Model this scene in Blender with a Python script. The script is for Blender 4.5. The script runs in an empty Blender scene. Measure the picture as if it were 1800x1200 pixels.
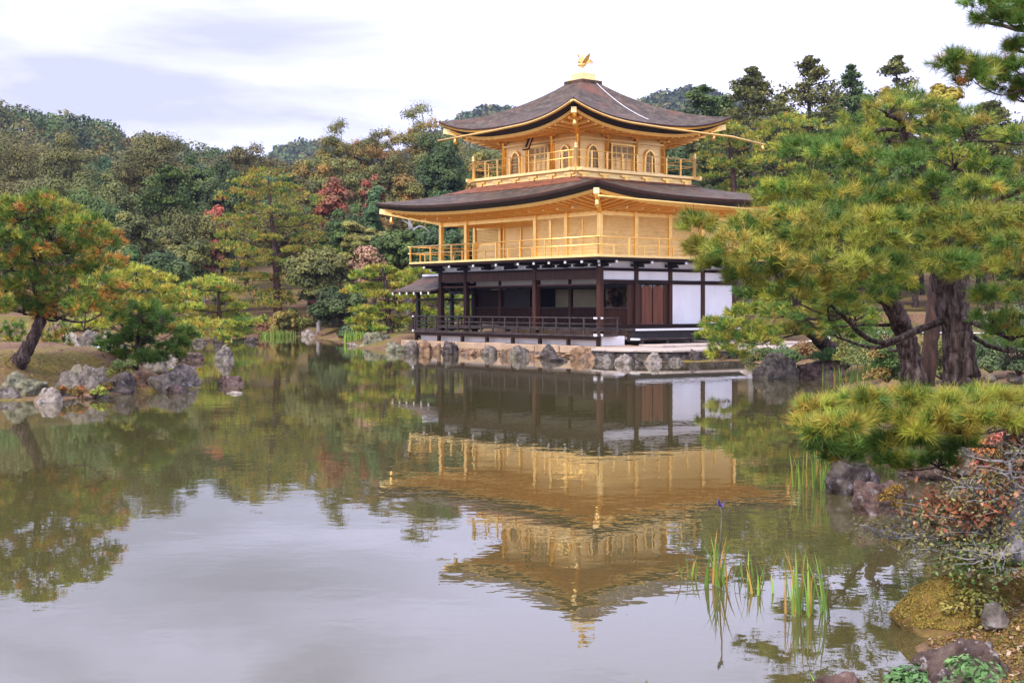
import bpy, bmesh, math, random
import numpy as np
from mathutils import Vector, noise as mnoise

R = math.radians
C = bpy.context.scene.collection
scene = bpy.context.scene

# ---------------------------------------------------------------- camera
F_PX, HOR, EYE = 2411.0, 537.1, 2.169           # focal length and horizon row in an 1800 px wide frame, eye height above water
cam_d = bpy.data.cameras.new("camera")
cam = bpy.data.objects.new("camera", cam_d)
C.objects.link(cam)
cam.location = (0, 0, EYE)
cam.rotation_euler = (R(90), 0, 0)
cam_d.sensor_width = 36.0
cam_d.lens = F_PX / 1800 * 36.0
cam_d.shift_y = (HOR - 600.0) / 1800.0
cam_d.clip_start = 0.1
cam_d.clip_end = 6000
scene.camera = cam

# ---------------------------------------------------------------- sky, sun, exposure
SUN_EL, SUN_AZ = R(46), R(215)                   # soft light from behind the left shoulder
world = bpy.data.worlds.new("World")
scene.world = world
world.use_nodes = True
wt = world.node_tree
for n in list(wt.nodes):
    wt.nodes.remove(n)


def N(tree, kind, **kw):
    n = tree.nodes.new(kind)
    for k, v in kw.items():
        if k.startswith("i_"):
            key = k[2:]
            key = int(key) if key.isdigit() else key.replace("_", " ")
            n.inputs[key].default_value = v
        else:
            setattr(n, k, v)
    return n


out = N(wt, "ShaderNodeOutputWorld")
bg = N(wt, "ShaderNodeBackground", i_Strength=0.1)
sky = N(wt, "ShaderNodeTexSky", sky_type="NISHITA", sun_disc=False, sun_elevation=SUN_EL, sun_rotation=SUN_AZ)
tc = N(wt, "ShaderNodeTexCoord")
mp = N(wt, "ShaderNodeMapping")
mp.inputs["Scale"].default_value = (1.0, 1.0, 3.6)
nz = N(wt, "ShaderNodeTexNoise", i_Scale=2.6, i_Detail=7.0, i_Roughness=0.55, i_Distortion=0.5)
cr = N(wt, "ShaderNodeValToRGB")
cr.color_ramp.elements[0].position = 0.34
cr.color_ramp.elements[1].position = 0.55
cr.color_ramp.elements[0].color = (0.0, 0.0, 0.0, 1)
cr.color_ramp.elements[1].color = (1, 1, 1, 1)
mx = N(wt, "ShaderNodeMix", data_type="RGBA")
mx.inputs[7].default_value = (12.2, 12.3, 16.9, 1)   # the bright overcast deck
wt.links.new(tc.outputs["Generated"], mp.inputs["Vector"])
wt.links.new(mp.outputs["Vector"], nz.inputs["Vector"])
ds = N(wt, "ShaderNodeVectorMath", operation="DISTANCE")       # the bluish opening low in the west
ds.inputs[1].default_value = (-0.255, 0.955, 0.56)
mrs = N(wt, "ShaderNodeMapRange")
mrs.inputs[1].default_value, mrs.inputs[2].default_value = 0.04, 0.34
mrs.inputs[3].default_value, mrs.inputs[4].default_value = -0.17, 0.03
ad = N(wt, "ShaderNodeMath", operation="ADD")
wt.links.new(mp.outputs["Vector"], ds.inputs[0])
wt.links.new(ds.outputs["Value"], mrs.inputs[0])
wt.links.new(nz.outputs["Fac"], ad.inputs[0])
wt.links.new(mrs.outputs[0], ad.inputs[1])
wt.links.new(ad.outputs[0], cr.inputs["Fac"])
wt.links.new(cr.outputs["Color"], mx.inputs[0])
thin = N(wt, "ShaderNodeMix", data_type="RGBA", i_0=0.85)     # thin cloud between the thick
thin.inputs[7].default_value = (7.0, 7.1, 9.2, 1)
wt.links.new(sky.outputs["Color"], thin.inputs[6])
wt.links.new(thin.outputs[2], mx.inputs[6])
wt.links.new(mx.outputs[2], bg.inputs["Color"])
wt.links.new(bg.outputs["Background"], out.inputs["Surface"])

sun_d = bpy.data.lights.new("sun", "SUN")
sun_d.energy = 3.2
sun_d.angle = R(14)
sun_d.color = (1.0, 0.93, 0.82)
sun = bpy.data.objects.new("sun", sun_d)
C.objects.link(sun)
sdir = Vector((math.sin(SUN_AZ) * math.cos(SUN_EL), math.cos(SUN_AZ) * math.cos(SUN_EL), math.sin(SUN_EL)))
sun.rotation_euler = sdir.to_track_quat("Z", "Y").to_euler()
sun.location = (0, 0, 60)

scene.view_settings.view_transform = "Standard"
scene.view_settings.look = "None"
scene.view_settings.gamma = 1.0
scene.view_settings.exposure = 0.6
scene.cycles.max_bounces = 6
scene.cycles.diffuse_bounces = 2
scene.cycles.glossy_bounces = 4
scene.cycles.transmission_bounces = 3
scene.cycles.volume_bounces = 0
scene.cycles.transparent_max_bounces = 4
scene.cycles.sample_clamp_indirect = 6.0

# ---------------------------------------------------------------- helpers


def at(px, py, Y):
    """world point seen at pixel (px, py) of the 1800x1200 photograph, Y metres ahead"""
    return Vector(((px - 900) * Y / F_PX, Y, EYE - (py - HOR) * Y / F_PX))


def on(px, py, z=0.0):
    Y = F_PX * (EYE - z) / (py - HOR)
    return Vector(((px - 900) * Y / F_PX, Y, z))


def tag(o, label=None, cat=None, group=None, kind=None):
    if label:
        o["label"] = label
    if cat:
        o["category"] = cat
    if group:
        o["group"] = group
    if kind:
        o["kind"] = kind
    return o


def empty(name, loc=(0, 0, 0), rz=0.0, label=None, cat=None, group=None, parent=None):
    o = bpy.data.objects.new(name, None)
    C.objects.link(o)
    o.location = loc
    o.rotation_euler = (0, 0, rz)
    o.empty_display_size = 0.2
    if parent:
        o.parent = parent
    return tag(o, label, cat, group)


class MB:
    """collects boxes, tubes and sheets and links them as one mesh object"""

    def __init__(s):
        s.v, s.f = [], []

    def poly(s, pts, faces):
        b = len(s.v)
        s.v += [tuple(p) for p in pts]
        s.f += [tuple(i + b for i in f) for f in faces]

    def box(s, x0, x1, y0, y1, z0, z1):
        p = [(x0, y0, z0), (x1, y0, z0), (x1, y1, z0), (x0, y1, z0), (x0, y0, z1), (x1, y0, z1), (x1, y1, z1), (x0, y1, z1)]
        s.poly(p, [(0, 3, 2, 1), (4, 5, 6, 7), (0, 1, 5, 4), (1, 2, 6, 5), (2, 3, 7, 6), (3, 0, 4, 7)])
        return s

    def cbox(s, x, y, z, sx, sy, sz):
        return s.box(x - sx / 2, x + sx / 2, y - sy / 2, y + sy / 2, z - sz / 2, z + sz / 2)

    def bar(s, a, b, w, h):
        """a beam of w x h section from a to b"""
        a, b = Vector(a), Vector(b)
        d = (b - a).normalized()
        up = Vector((0, 0, 1)) if abs(d.z) < 0.95 else Vector((1, 0, 0))
        sd = d.cross(up).normalized()
        up = sd.cross(d).normalized()
        p = []
        for q in (a, b):
            for i, j in ((-1, -1), (1, -1), (1, 1), (-1, 1)):
                p.append(q + sd * (i * w / 2) + up * (j * h / 2))
        s.poly(p, [(3, 2, 1, 0), (4, 5, 6, 7), (0, 1, 5, 4), (1, 2, 6, 5), (2, 3, 7, 6), (3, 0, 4, 7)])
        return s

    def tube(s, pts, rad, n=8, cap=True):
        pts = [Vector(p) for p in pts]
        if not isinstance(rad, (list, tuple)):
            rad = [rad] * len(pts)
        b = len(s.v)
        prev = None
        for i, p in enumerate(pts):
            d = (pts[min(i + 1, len(pts) - 1)] - pts[max(i - 1, 0)])
            d = d.normalized() if d.length > 1e-9 else Vector((0, 0, 1))
            if prev is None:
                ref = Vector((1, 0, 0)) if abs(d.x) < 0.9 else Vector((0, 1, 0))
                u = d.cross(ref).normalized()
            else:
                u = (prev - d * prev.dot(d))
                u = u.normalized() if u.length > 1e-6 else d.cross(Vector((0, 1, 0))).normalized()
            prev = u
            w = d.cross(u)
            for k in range(n):
                a = 2 * math.pi * k / n
                s.v.append(tuple(p + (u * math.cos(a) + w * math.sin(a)) * rad[i]))
        for i in range(len(pts) - 1):
            for k in range(n):
                k2 = (k + 1) % n
                s.f.append((b + i * n + k, b + i * n + k2, b + (i + 1) * n + k2, b + (i + 1) * n + k))
        if cap:
            s.f.append(tuple(b + k for k in range(n))[::-1])
            s.f.append(tuple(b + (len(pts) - 1) * n + k for k in range(n)))
        return s

    def lathe(s, x, y, prof, n=12):
        return s.tube([(x, y, z) for z, r in prof], [r for z, r in prof], n)

    def build(s, name, mat, parent=None, smooth=False, bevel=0.0):
        m = bpy.data.meshes.new(name)
        m.from_pydata(s.v, [], s.f)
        m.update()
        if smooth:
            m.polygons.foreach_set("use_smooth", [True] * len(m.polygons))
        o = bpy.data.objects.new(name, m)
        if isinstance(mat, (list, tuple)):
            for q in mat:
                m.materials.append(q)
        else:
            m.materials.append(mat)
        C.objects.link(o)
        if parent:
            o.parent = parent
        if bevel:
            b = o.modifiers.new("bevel", "BEVEL")
            b.width = bevel
            b.segments = 2
            b.limit_method = "ANGLE"
        return o


class Leaves:
    """many small leaf or needle faces with a colour each, as one mesh"""

    def __init__(s):
        s.V, s.K, s.c = [], [], []          # vertex blocks, corners per face, colours

    def add(s, verts, col):
        """verts (n, k, 3)"""
        s.V.append(verts.reshape(-1, 3))
        s.K.append(np.full(len(verts), verts.shape[1], dtype=np.int32))
        s.c.append(np.asarray(col, dtype=np.float32))

    def build(s, name, mat, parent=None):
        V = np.concatenate(s.V).astype(np.float32)
        K = np.concatenate(s.K)
        col = np.concatenate(s.c)
        m = bpy.data.meshes.new(name)
        m.vertices.add(len(V))
        m.vertices.foreach_set("co", V.ravel())
        m.loops.add(len(V))
        m.loops.foreach_set("vertex_index", np.arange(len(V), dtype=np.int32))
        m.polygons.add(len(K))
        st = np.concatenate([[0], np.cumsum(K)[:-1]]).astype(np.int32)
        m.polygons.foreach_set("loop_start", st)
        m.polygons.foreach_set("loop_total", K)
        a = m.attributes.new("tint", "FLOAT_COLOR", "FACE")
        a.data.foreach_set("color", np.concatenate([col, np.ones((len(col), 1), np.float32)], 1).ravel())
        m.update(calc_edges=True)
        m.materials.append(mat)
        o = bpy.data.objects.new(name, m)
        C.objects.link(o)
        if parent:
            o.parent = parent
        return o


def unit(a):
    return a / np.maximum(np.linalg.norm(a, axis=-1, keepdims=True), 1e-9)


def sphere_dirs(rng, n, zmin=-1.0):
    z = rng.uniform(zmin, 1, n)
    a = rng.uniform(0, 2 * np.pi, n)
    r = np.sqrt(1 - z * z)
    return np.stack([r * np.cos(a), r * np.sin(a), z], 1)


def add_leaves(L, rng, P, nrm, size, col, aspect=0.55, loose=0.5):
    """diamond leaves at P, roughly facing nrm"""
    n = len(P)
    nn = unit(nrm + rng.normal(0, loose, (n, 3)))
    t = unit(np.cross(nn, rng.normal(0, 1, (n, 3))))
    b = np.cross(nn, t)
    s = (size * rng.uniform(0.65, 1.25, n))[:, None]
    v = np.stack([P - t * s, P + b * s * aspect, P + t * s, P - b * s * aspect], 1)
    L.add(v, col)


def add_needles(L, rng, P, d, length, k, width, col, spread=75.0, along=0.35):
    """k needles fanning out of every shoot at P that points along d"""
    n = len(P)
    d = unit(d)
    ref = np.where(np.abs(d[:, 2:3]) < 0.9, np.array([[0, 0, 1.0]]), np.array([[1.0, 0, 0]]))
    u = unit(np.cross(d, ref))
    w = np.cross(d, u)
    ph = rng.uniform(0, 2 * np.pi, (n, k))
    th = np.radians(rng.uniform(12, spread, (n, k)))
    nd = (d[:, None] * np.cos(th)[..., None] + (u[:, None] * np.cos(ph)[..., None] + w[:, None] * np.sin(ph)[..., None]) * np.sin(th)[..., None])
    ln = length * rng.uniform(0.70, 1.12, (n, k, 1)) * rng.uniform(0.62, 1.18, (n, 1, 1))
    base = P[:, None] + d[:, None] * (rng.uniform(-along, 0.15, (n, k, 1)) * length)
    tip = base + nd * ln
    sd = unit(np.cross(nd, rng.normal(0, 1, (n, k, 3)))) * (width / 2)
    v = np.stack([base - sd, base + sd, tip], 2).reshape(-1, 3, 3)
    cc = np.repeat(col, k, 0) * rng.uniform(0.8, 1.2, (n * k, 1))
    L.add(v, cc)


# ---------------------------------------------------------------- materials


def new_mat(name):
    m = bpy.data.materials.new(name)
    m.use_nodes = True
    t = m.node_tree
    for n in list(t.nodes):
        t.nodes.remove(n)
    o = N(t, "ShaderNodeOutputMaterial")
    return m, t, o


def ramp(t, stops):
    r = N(t, "ShaderNodeValToRGB")
    e = r.color_ramp.elements
    while len(e) < len(stops):
        e.new(0.5)
    for q, (p, c) in zip(e, stops):
        q.position = p
        q.color = (*c, 1) if len(c) == 3 else c
    return r


def surface(name, stops, scale=3.0, rough=0.7, metal=0.0, bump=0.3, bump_scale=None, stretch=(1, 1, 1), detail=6.0,
            dist=0.02, lines=None, extra=None, spec=0.5, coord="Object"):
    """noise coloured surface with a bump of its own; lines = (axis, count per metre, depth) adds fine courses"""
    m, t, o = new_mat(name)
    b = N(t, "ShaderNodeBsdfPrincipled", i_Roughness=rough, i_Metallic=metal)
    b.inputs["Specular IOR Level"].default_value = spec
    tc = N(t, "ShaderNodeTexCoord")
    mp = N(t, "ShaderNodeMapping")
    mp.inputs["Scale"].default_value = stretch
    t.links.new(tc.outputs[coord], mp.inputs["Vector"])
    nz = N(t, "ShaderNodeTexNoise", i_Scale=scale, i_Detail=detail, i_Roughness=0.6)
    t.links.new(mp.outputs["Vector"], nz.inputs["Vector"])
    r = ramp(t, stops)
    t.links.new(nz.outputs["Fac"], r.inputs["Fac"])
    col = r.outputs["Color"]
    if extra:
        for (c, sc, lo, hi) in extra:            # patches of another colour (lichen, moss, rust)
            n2 = N(t, "ShaderNodeTexNoise", i_Scale=sc, i_Detail=5.0, i_Roughness=0.65)
            mo = N(t, "ShaderNodeMapping")
            mo.inputs["Location"].default_value = (sc * 3.1, c[0] * 17, c[1] * 9)
            t.links.new(tc.outputs[coord], mo.inputs["Vector"])
            t.links.new(mo.outputs["Vector"], n2.inputs["Vector"])
            r2 = ramp(t, [(lo, (0, 0, 0)), (hi, (1, 1, 1))])
            t.links.new(n2.outputs["Fac"], r2.inputs["Fac"])
            mm = N(t, "ShaderNodeMix", data_type="RGBA")
            t.links.new(r2.outputs["Color"], mm.inputs[0])
            t.links.new(col, mm.inputs[6])
            mm.inputs[7].default_value = (*c, 1)
            col = mm.outputs[2]
    t.links.new(col, b.inputs["Base Color"])
    nb = N(t, "ShaderNodeTexNoise", i_Scale=bump_scale or scale * 3, i_Detail=8.0, i_Roughness=0.65)
    t.links.new(mp.outputs["Vector"], nb.inputs["Vector"])
    bp = N(t, "ShaderNodeBump", i_Strength=bump, i_Distance=dist)
    h = nb.outputs["Fac"]
    if lines:
        ax, per, depth = lines
        sx = N(t, "ShaderNodeSeparateXYZ")
        t.links.new(tc.outputs[coord], sx.inputs[0])
        mu = N(t, "ShaderNodeMath", operation="MULTIPLY")
        mu.inputs[1].default_value = per
        t.links.new(sx.outputs[ax], mu.inputs[0])
        fr = N(t, "ShaderNodeMath", operation="FRACT")
        t.links.new(mu.outputs[0], fr.inputs[0])
        m2 = N(t, "ShaderNodeMath", operation="MULTIPLY_ADD")
        m2.inputs[1].default_value = depth
        t.links.new(fr.outputs[0], m2.inputs[0])
        t.links.new(h, m2.inputs[2])
        h = m2.outputs[0]
    t.links.new(h, bp.inputs["Height"])
    t.links.new(bp.outputs["Normal"], b.inputs["Normal"])
    t.links.new(b.outputs[0], o.inputs["Surface"])
    return m


def foliage_mat(name, trans=0.3, rough=0.6, vary=0.25):
    m, t, o = new_mat(name)
    a = N(t, "ShaderNodeAttribute", attribute_name="tint")
    oi = N(t, "ShaderNodeObjectInfo")
    hv = N(t, "ShaderNodeHueSaturation")
    mr = N(t, "ShaderNodeMapRange")
    mr.inputs[3].default_value = 1 - vary
    mr.inputs[4].default_value = 1 + vary
    t.links.new(oi.outputs["Random"], mr.inputs[0])
    mr2 = N(t, "ShaderNodeMapRange")
    mr2.inputs[3].default_value = 0.5 - vary * 0.06
    mr2.inputs[4].default_value = 0.5 + vary * 0.06
    t.links.new(oi.outputs["Random"], mr2.inputs[0])
    t.links.new(mr.outputs[0], hv.inputs["Value"])
    t.links.new(mr2.outputs[0], hv.inputs["Hue"])
    t.links.new(a.outputs["Color"], hv.inputs["Color"])
    d = N(t, "ShaderNodeBsdfPrincipled", i_Roughness=rough)
    d.inputs["Specular IOR Level"].default_value = 0.25
    tr = N(t, "ShaderNodeBsdfTranslucent")
    mi = N(t, "ShaderNodeMixShader", i_0=trans)
    t.links.new(hv.outputs[0], d.inputs["Base Color"])
    t.links.new(hv.outputs[0], tr.inputs["Color"])
    t.links.new(d.outputs[0], mi.inputs[1])
    t.links.new(tr.outputs[0], mi.inputs[2])
    t.links.new(mi.outputs[0], o.inputs["Surface"])
    return m


M = {}
M["leaf"] = foliage_mat("foliage", 0.14, 0.6, 0.18)
M["needle"] = foliage_mat("pine_needles", 0.16, 0.5, 0.0)
M["gold"] = surface("gold_leaf", [(0.3, (0.93, 0.58, 0.17)), (0.7, (1.0, 0.69, 0.23))], 3.5, 0.30, 0.92, 0.25, 14, dist=0.01, extra=[((0.84, 0.47, 0.11), 1.7, 0.55, 0.75)])
M["gold_slat"] = surface("gold_leaf_on_boards", [(0.3, (0.88, 0.63, 0.235)), (0.7, (1.0, 0.77, 0.32))], 3.6, 0.44, 0.5, 0.5, 12, stretch=(1, 1, 3), dist=0.02, extra=[((0.80, 0.54, 0.19), 1.2, 0.54, 0.72)])
M["gold_pale"] = surface("pale_gold_leaf", [(0.3, (0.93, 0.65, 0.26)), (0.7, (1.0, 0.77, 0.36))], 2.5, 0.42, 0.55, 0.10, 14, dist=0.01)
M["gold_soffit"] = surface("gilded_soffit", [(0.3, (0.90, 0.50, 0.12)), (0.7, (1.0, 0.61, 0.17))], 3.0, 0.42, 0.55, 0.2, 14, dist=0.01)  # deeper orange than the other gold: light bounced under the eaves, put into colour
M["wood_door"] = surface("red_brown_door_boards", [(0.3, (0.085, 0.026, 0.012)), (0.7, (0.21, 0.070, 0.030))], 2.0, 0.5, 0, 0.3, 18, stretch=(5, 5, 0.25), spec=0.3)
M["gold_lattice"] = surface("dark_lattice_pane", [(0.3, (0.15, 0.10, 0.085)), (0.7, (0.21, 0.145, 0.12))], 6.0, 0.6, 0.1, 0.2, 20)  # dark lilac brown of the panes and backing behind the lattice bars
M["wood"] = surface("dark_brown_timber", [(0.3, (0.010, 0.004, 0.0025)), (0.7, (0.026, 0.010, 0.006))], 2.0, 0.6, 0, 0.3, 18, stretch=(1, 1, 0.3), spec=0.2)
M["wood_red"] = surface("red_brown_timber", [(0.3, (0.026, 0.009, 0.004)), (0.7, (0.080, 0.027, 0.012))], 2.0, 0.5, 0, 0.3, 18, stretch=(4, 4, 0.25), spec=0.25)
M["wood_grey"] = surface("weathered_timber", [(0.3, (0.026, 0.019, 0.018)), (0.7, (0.070, 0.054, 0.052))], 3.0, 0.75, 0, 0.3, 25, spec=0.2)
M["wood_black"] = surface("blackened_timber", [(0.3, (0.010, 0.008, 0.008)), (0.7, (0.022, 0.016, 0.015))], 3.0, 0.6, 0, 0.2, 20)
M["plaster"] = surface("white_plaster", [(0.3, (0.73, 0.73, 0.75)), (0.6, (0.83, 0.83, 0.85))], 1.4, 0.9, 0, 0.05, 12, stretch=(1, 1, .35))
M["white_metal"] = surface("white_painted_end_grain", [(0.3, (0.66, 0.67, 0.72)), (0.7, (0.80, 0.80, 0.84))], 9.0, 0.5, 0, 0.05, 30)
M["shingle"] = surface("bark_shingles", [(0.32, (0.030, 0.019, 0.013)), (0.5, (0.066, 0.045, 0.029)), (0.68, (0.122, 0.092, 0.066))], 2.6, 0.7, 0, 0.7, 22,
                       dist=0.03, lines=(2, 9.0, 0.9), extra=[((0.17, 0.062, 0.036), 0.55, 0.52, 0.72), ((0.20, 0.175, 0.15), 7.0, 0.58, 0.74)], spec=0.35, detail=9.0)
M["shingle_rust"] = surface("rust_stained_shingles", [(0.35, (0.085, 0.045, 0.036)), (0.5, (0.21, 0.070, 0.034)), (0.68, (0.30, 0.105, 0.048))], 3.0, 0.75, 0, 0.7, 22, dist=0.03, spec=0.3, detail=9.0)
M["eave_edge"] = surface("cut_shingle_edge", [(0.3, (0.030, 0.014, 0.010)), (0.7, (0.085, 0.034, 0.020))], 4.0, 0.8, 0, 0.4, 40)
M["eave_black"] = surface("black_eave_boards", [(0.3, (0.004, 0.004, 0.006)), (0.7, (0.010, 0.009, 0.011))], 3.0, 0.7, 0, 0.2, 20)
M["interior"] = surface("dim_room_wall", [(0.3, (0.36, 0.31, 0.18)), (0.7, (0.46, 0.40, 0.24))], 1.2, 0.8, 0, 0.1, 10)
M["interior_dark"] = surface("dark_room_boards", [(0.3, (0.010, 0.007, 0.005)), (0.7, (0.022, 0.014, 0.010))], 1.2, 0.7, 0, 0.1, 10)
M["painting"] = surface("ink_and_ochre_painting", [(0.40, (0.025, 0.013, 0.009)), (0.50, (0.20, 0.08, 0.04)), (0.58, (0.48, 0.38, 0.20)), (0.8, (0.52, 0.42, 0.24))], 2.3, 0.7, 0, 0.0, 10)
M["verdigris"] = surface("green_bronze_fittings", [(0.3, (0.10, 0.16, 0.14)), (0.7, (0.20, 0.28, 0.25))], 9, 0.6, 0.4, 0.1, 30)
M["slab"] = surface("tan_stone_slabs", [(0.3, (0.30, 0.20, 0.125)), (0.6, (0.44, 0.31, 0.205)), (0.8, (0.50, 0.37, 0.26))], 1.5, 0.85, 0, 0.35, 12, extra=[((0.10, 0.075, 0.055), 1.3, 0.62, 0.75)])
M["slab_pale"] = surface("pale_landing_stone", [(0.3, (0.34, 0.27, 0.23)), (0.7, (0.52, 0.44, 0.38))], 1.1, 0.85, 0, 0.3, 12, extra=[((0.07, 0.07, 0.062), 1.8, 0.58, 0.72)])
def rock_mat(name, dark, mid, light, speck, patch, sc=7.0):
    k = lambda c: (c[0] * .82, c[1] * .75, c[2] * .63)
    return surface(name, [(0.34, k(dark)), (0.48, k(mid)), (0.66, k(light))], sc * .7, 0.9, 0, 0.9, 7, dist=0.06, spec=0.15, detail=10.0,
                   extra=[(patch, 2.2, 0.54, 0.64), (tuple(.55 * q for q in speck), 9.0, 0.56, 0.70), (dark, 4.0, 0.60, 0.70)])


M["rock_grey"] = rock_mat("grey_lichen_rock", (.05, .045, .046), (.15, .138, .14), (.27, .25, .25), (.56, .54, .55), (.20, .18, .12))
M["rock_dark"] = rock_mat("dark_slate_rock", (.022, .018, .020), (.07, .06, .066), (.16, .145, .15), (.36, .34, .36), (.10, .085, .06))
M["rock_warm"] = rock_mat("rusty_brown_rock", (.085, .05, .033), (.25, .155, .10), (.40, .29, .215), (.45, .38, .33), (.12, .10, .09))
M["rock_pale"] = rock_mat("pale_speckled_rock", (.09, .078, .078), (.29, .265, .27), (.48, .45, .46), (.66, .63, .65), (.20, .145, .10))
M["rock_green"] = rock_mat("green_grey_rock", (.06, .063, .052), (.155, .165, .125), (.29, .30, .235), (.50, .50, .46), (.26, .26, .13))
M["rock_purple"] = rock_mat("purple_brown_rock", (.045, .030, .031), (.12, .083, .084), (.22, .165, .165), (.50, .45, .43), (.16, .10, .085))
M["rock_veined"] = rock_mat("purple_rock_with_white_veins", (.045, .033, .034), (.11, .082, .08), (.20, .16, .155), (.85, .80, .78), (.09, .065, .06), 9.0)
M["rock_moss"] = surface("moss_covered_rock", [(0.3, (0.085, 0.055, 0.018)), (0.5, (0.20, 0.125, 0.032)), (0.75, (0.27, 0.19, 0.055))], 5.0, 0.95, 0, 1.0, 40, dist=0.03, extra=[((0.16, 0.13, 0.12), 1.6, 0.62, 0.72)])
M["bark"] = surface("pine_bark", [(0.36, (0.016, 0.010, 0.009)), (0.5, (0.062, 0.042, 0.036)), (0.66, (0.16, 0.12, 0.108))], 9.0, 0.9, 0, 1.0, 10, stretch=(1.6, 1.6, 0.40), dist=0.09, spec=0.15)
M["bark_grey"] = surface("pale_grey_bark", [(0.3, (0.12, 0.11, 0.11)), (0.7, (0.34, 0.32, 0.32))], 5.0, 0.9, 0, 0.7, 18, stretch=(1.5, 1.5, 0.5), dist=0.02)
M["bark_red"] = surface("red_brown_bark", [(0.36, (0.018, 0.009, 0.007)), (0.5, (0.045, 0.022, 0.015)), (0.66, (0.10, 0.048, 0.032))], 5.0, 0.9, 0, 0.8, 14, stretch=(1.6, 1.6, 0.5), dist=0.03)
M["twig"] = surface("dark_twigs", [(0.3, (0.05, 0.035, 0.03)), (0.7, (0.11, 0.085, 0.075))], 6.0, 0.9, 0, 0.3, 20)
M["white_sand"] = surface("raked_white_gravel", [(0.3, (0.62, 0.61, 0.63)), (0.7, (0.76, 0.75, 0.77))], 5, 0.95, 0, 0.3, 60)
M["duck_white"] = surface("white_plumage", [(0.3, (0.66, 0.66, 0.68)), (0.7, (0.80, 0.80, 0.82))], 20, 0.8, 0, 0.1, 60)
M["duck_dark"] = surface("black_plumage", [(0.3, (0.012, 0.012, 0.014)), (0.7, (0.03, 0.03, 0.032))], 20, 0.6, 0, 0.1, 60)
M["iris"] = surface("violet_petals", [(0.3, (0.045, 0.025, 0.13)), (0.7, (0.10, 0.06, 0.24))], 30, 0.6, 0, 0.1, 60)

# ---------------------------------------------------------------- the pavilion's frame (needed by the shoreline)
TH = R(-51.348)
BX, BY = 3.4596, 66.7945
HX, HY = 5.889, 4.251
ct, st_ = math.cos(TH), math.sin(TH)


def bw(x, y, z=0.0):
    """pavilion coordinates (x east, y north) to world"""
    return Vector((BX + x * ct - y * st_, BY + x * st_ + y * ct, z))


# ---------------------------------------------------------------- terrain
POND = [(-130, 5.4), (-40, 5.6), (-6, 6.0), (0, 6.2), (1.5, 6.6), (2.35, 7.6), (2.55, 8.4), (2.78, 9.3), (3.05, 10.3), (3.9, 11.2), (4.8, 12.4),
        (5.8, 14.0), (6.1, 15.8), (5.7, 17.3), (4.9, 18.4), (4.9, 20), (5.4, 23), (6.6, 29), (8.6, 36), (9.9, 39.5), (9.3, 41.5), (7.9, 43.5), (9.0, 50), (9.6, 55)]
POND += [tuple(bw(*p)[:2]) for p in [(13.1, -5.0), (12.7, -6.6), (10.6, -7.8), (9.0, -7.2), (8.4, -6.4), (0, -6.4), (-4.6, -6.5), (-6.5, -6.6), (-10.5, -7.0)]]
POND += [(-7.2, 73.5), (-9.2, 77), (-10.5, 83), (-12.5, 90), (-14, 95), (-17, 98.5), (-20.5, 98), (-20.6, 92), (-19.3, 86.5), (-19.6, 82.5), (-21.5, 80.5), (-24, 82.5), (-27.5, 83),
         (-31, 80), (-38, 79), (-55, 76), (-130, 76)]
ISLE = [(-60, 27.5), (-22, 28.5), (-15, 29.6), (-11.6, 31.2), (-10.5, 31.5), (-9.7, 33.6), (-9.0, 34.7), (-8.1, 35.6), (-8.3, 38.5), (-9.4, 41), (-10.7, 43.5), (-12.0, 45.5), (-14.0, 48),
        (-15.8, 53), (-17.3, 56.5), (-20, 59), (-24.5, 62), (-35, 63), (-60, 62)]


def sdist(px, py, poly):
    """signed distance, positive inside"""
    P = np.array(poly, float)
    Q = np.roll(P, -1, 0)
    x, y = px[..., None], py[..., None]
    d = Q - P
    t = np.clip(((x - P[:, 0]) * d[:, 0] + (y - P[:, 1]) * d[:, 1]) / (d ** 2).sum(1), 0, 1)
    dist = np.sqrt((x - P[:, 0] - t * d[:, 0]) ** 2 + (y - P[:, 1] - t * d[:, 1]) ** 2).min(-1)
    c = ((P[:, 1] > y) != (Q[:, 1] > y)) & (x < d[:, 0] * (y - P[:, 1]) / np.where(d[:, 1] == 0, 1e-9, d[:, 1]) + P[:, 0])
    return np.where(c.sum(-1) % 2 == 1, dist, -dist)


def smooth(a, b, x):
    t = np.clip((x - a) / (b - a), 0, 1)
    return t * t * (3 - 2 * t)


def gauss(x, y, cx, cy, sx, sy, h):
    return h * np.exp(-((x - cx) / sx) ** 2 - ((y - cy) / sy) ** 2)


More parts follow.
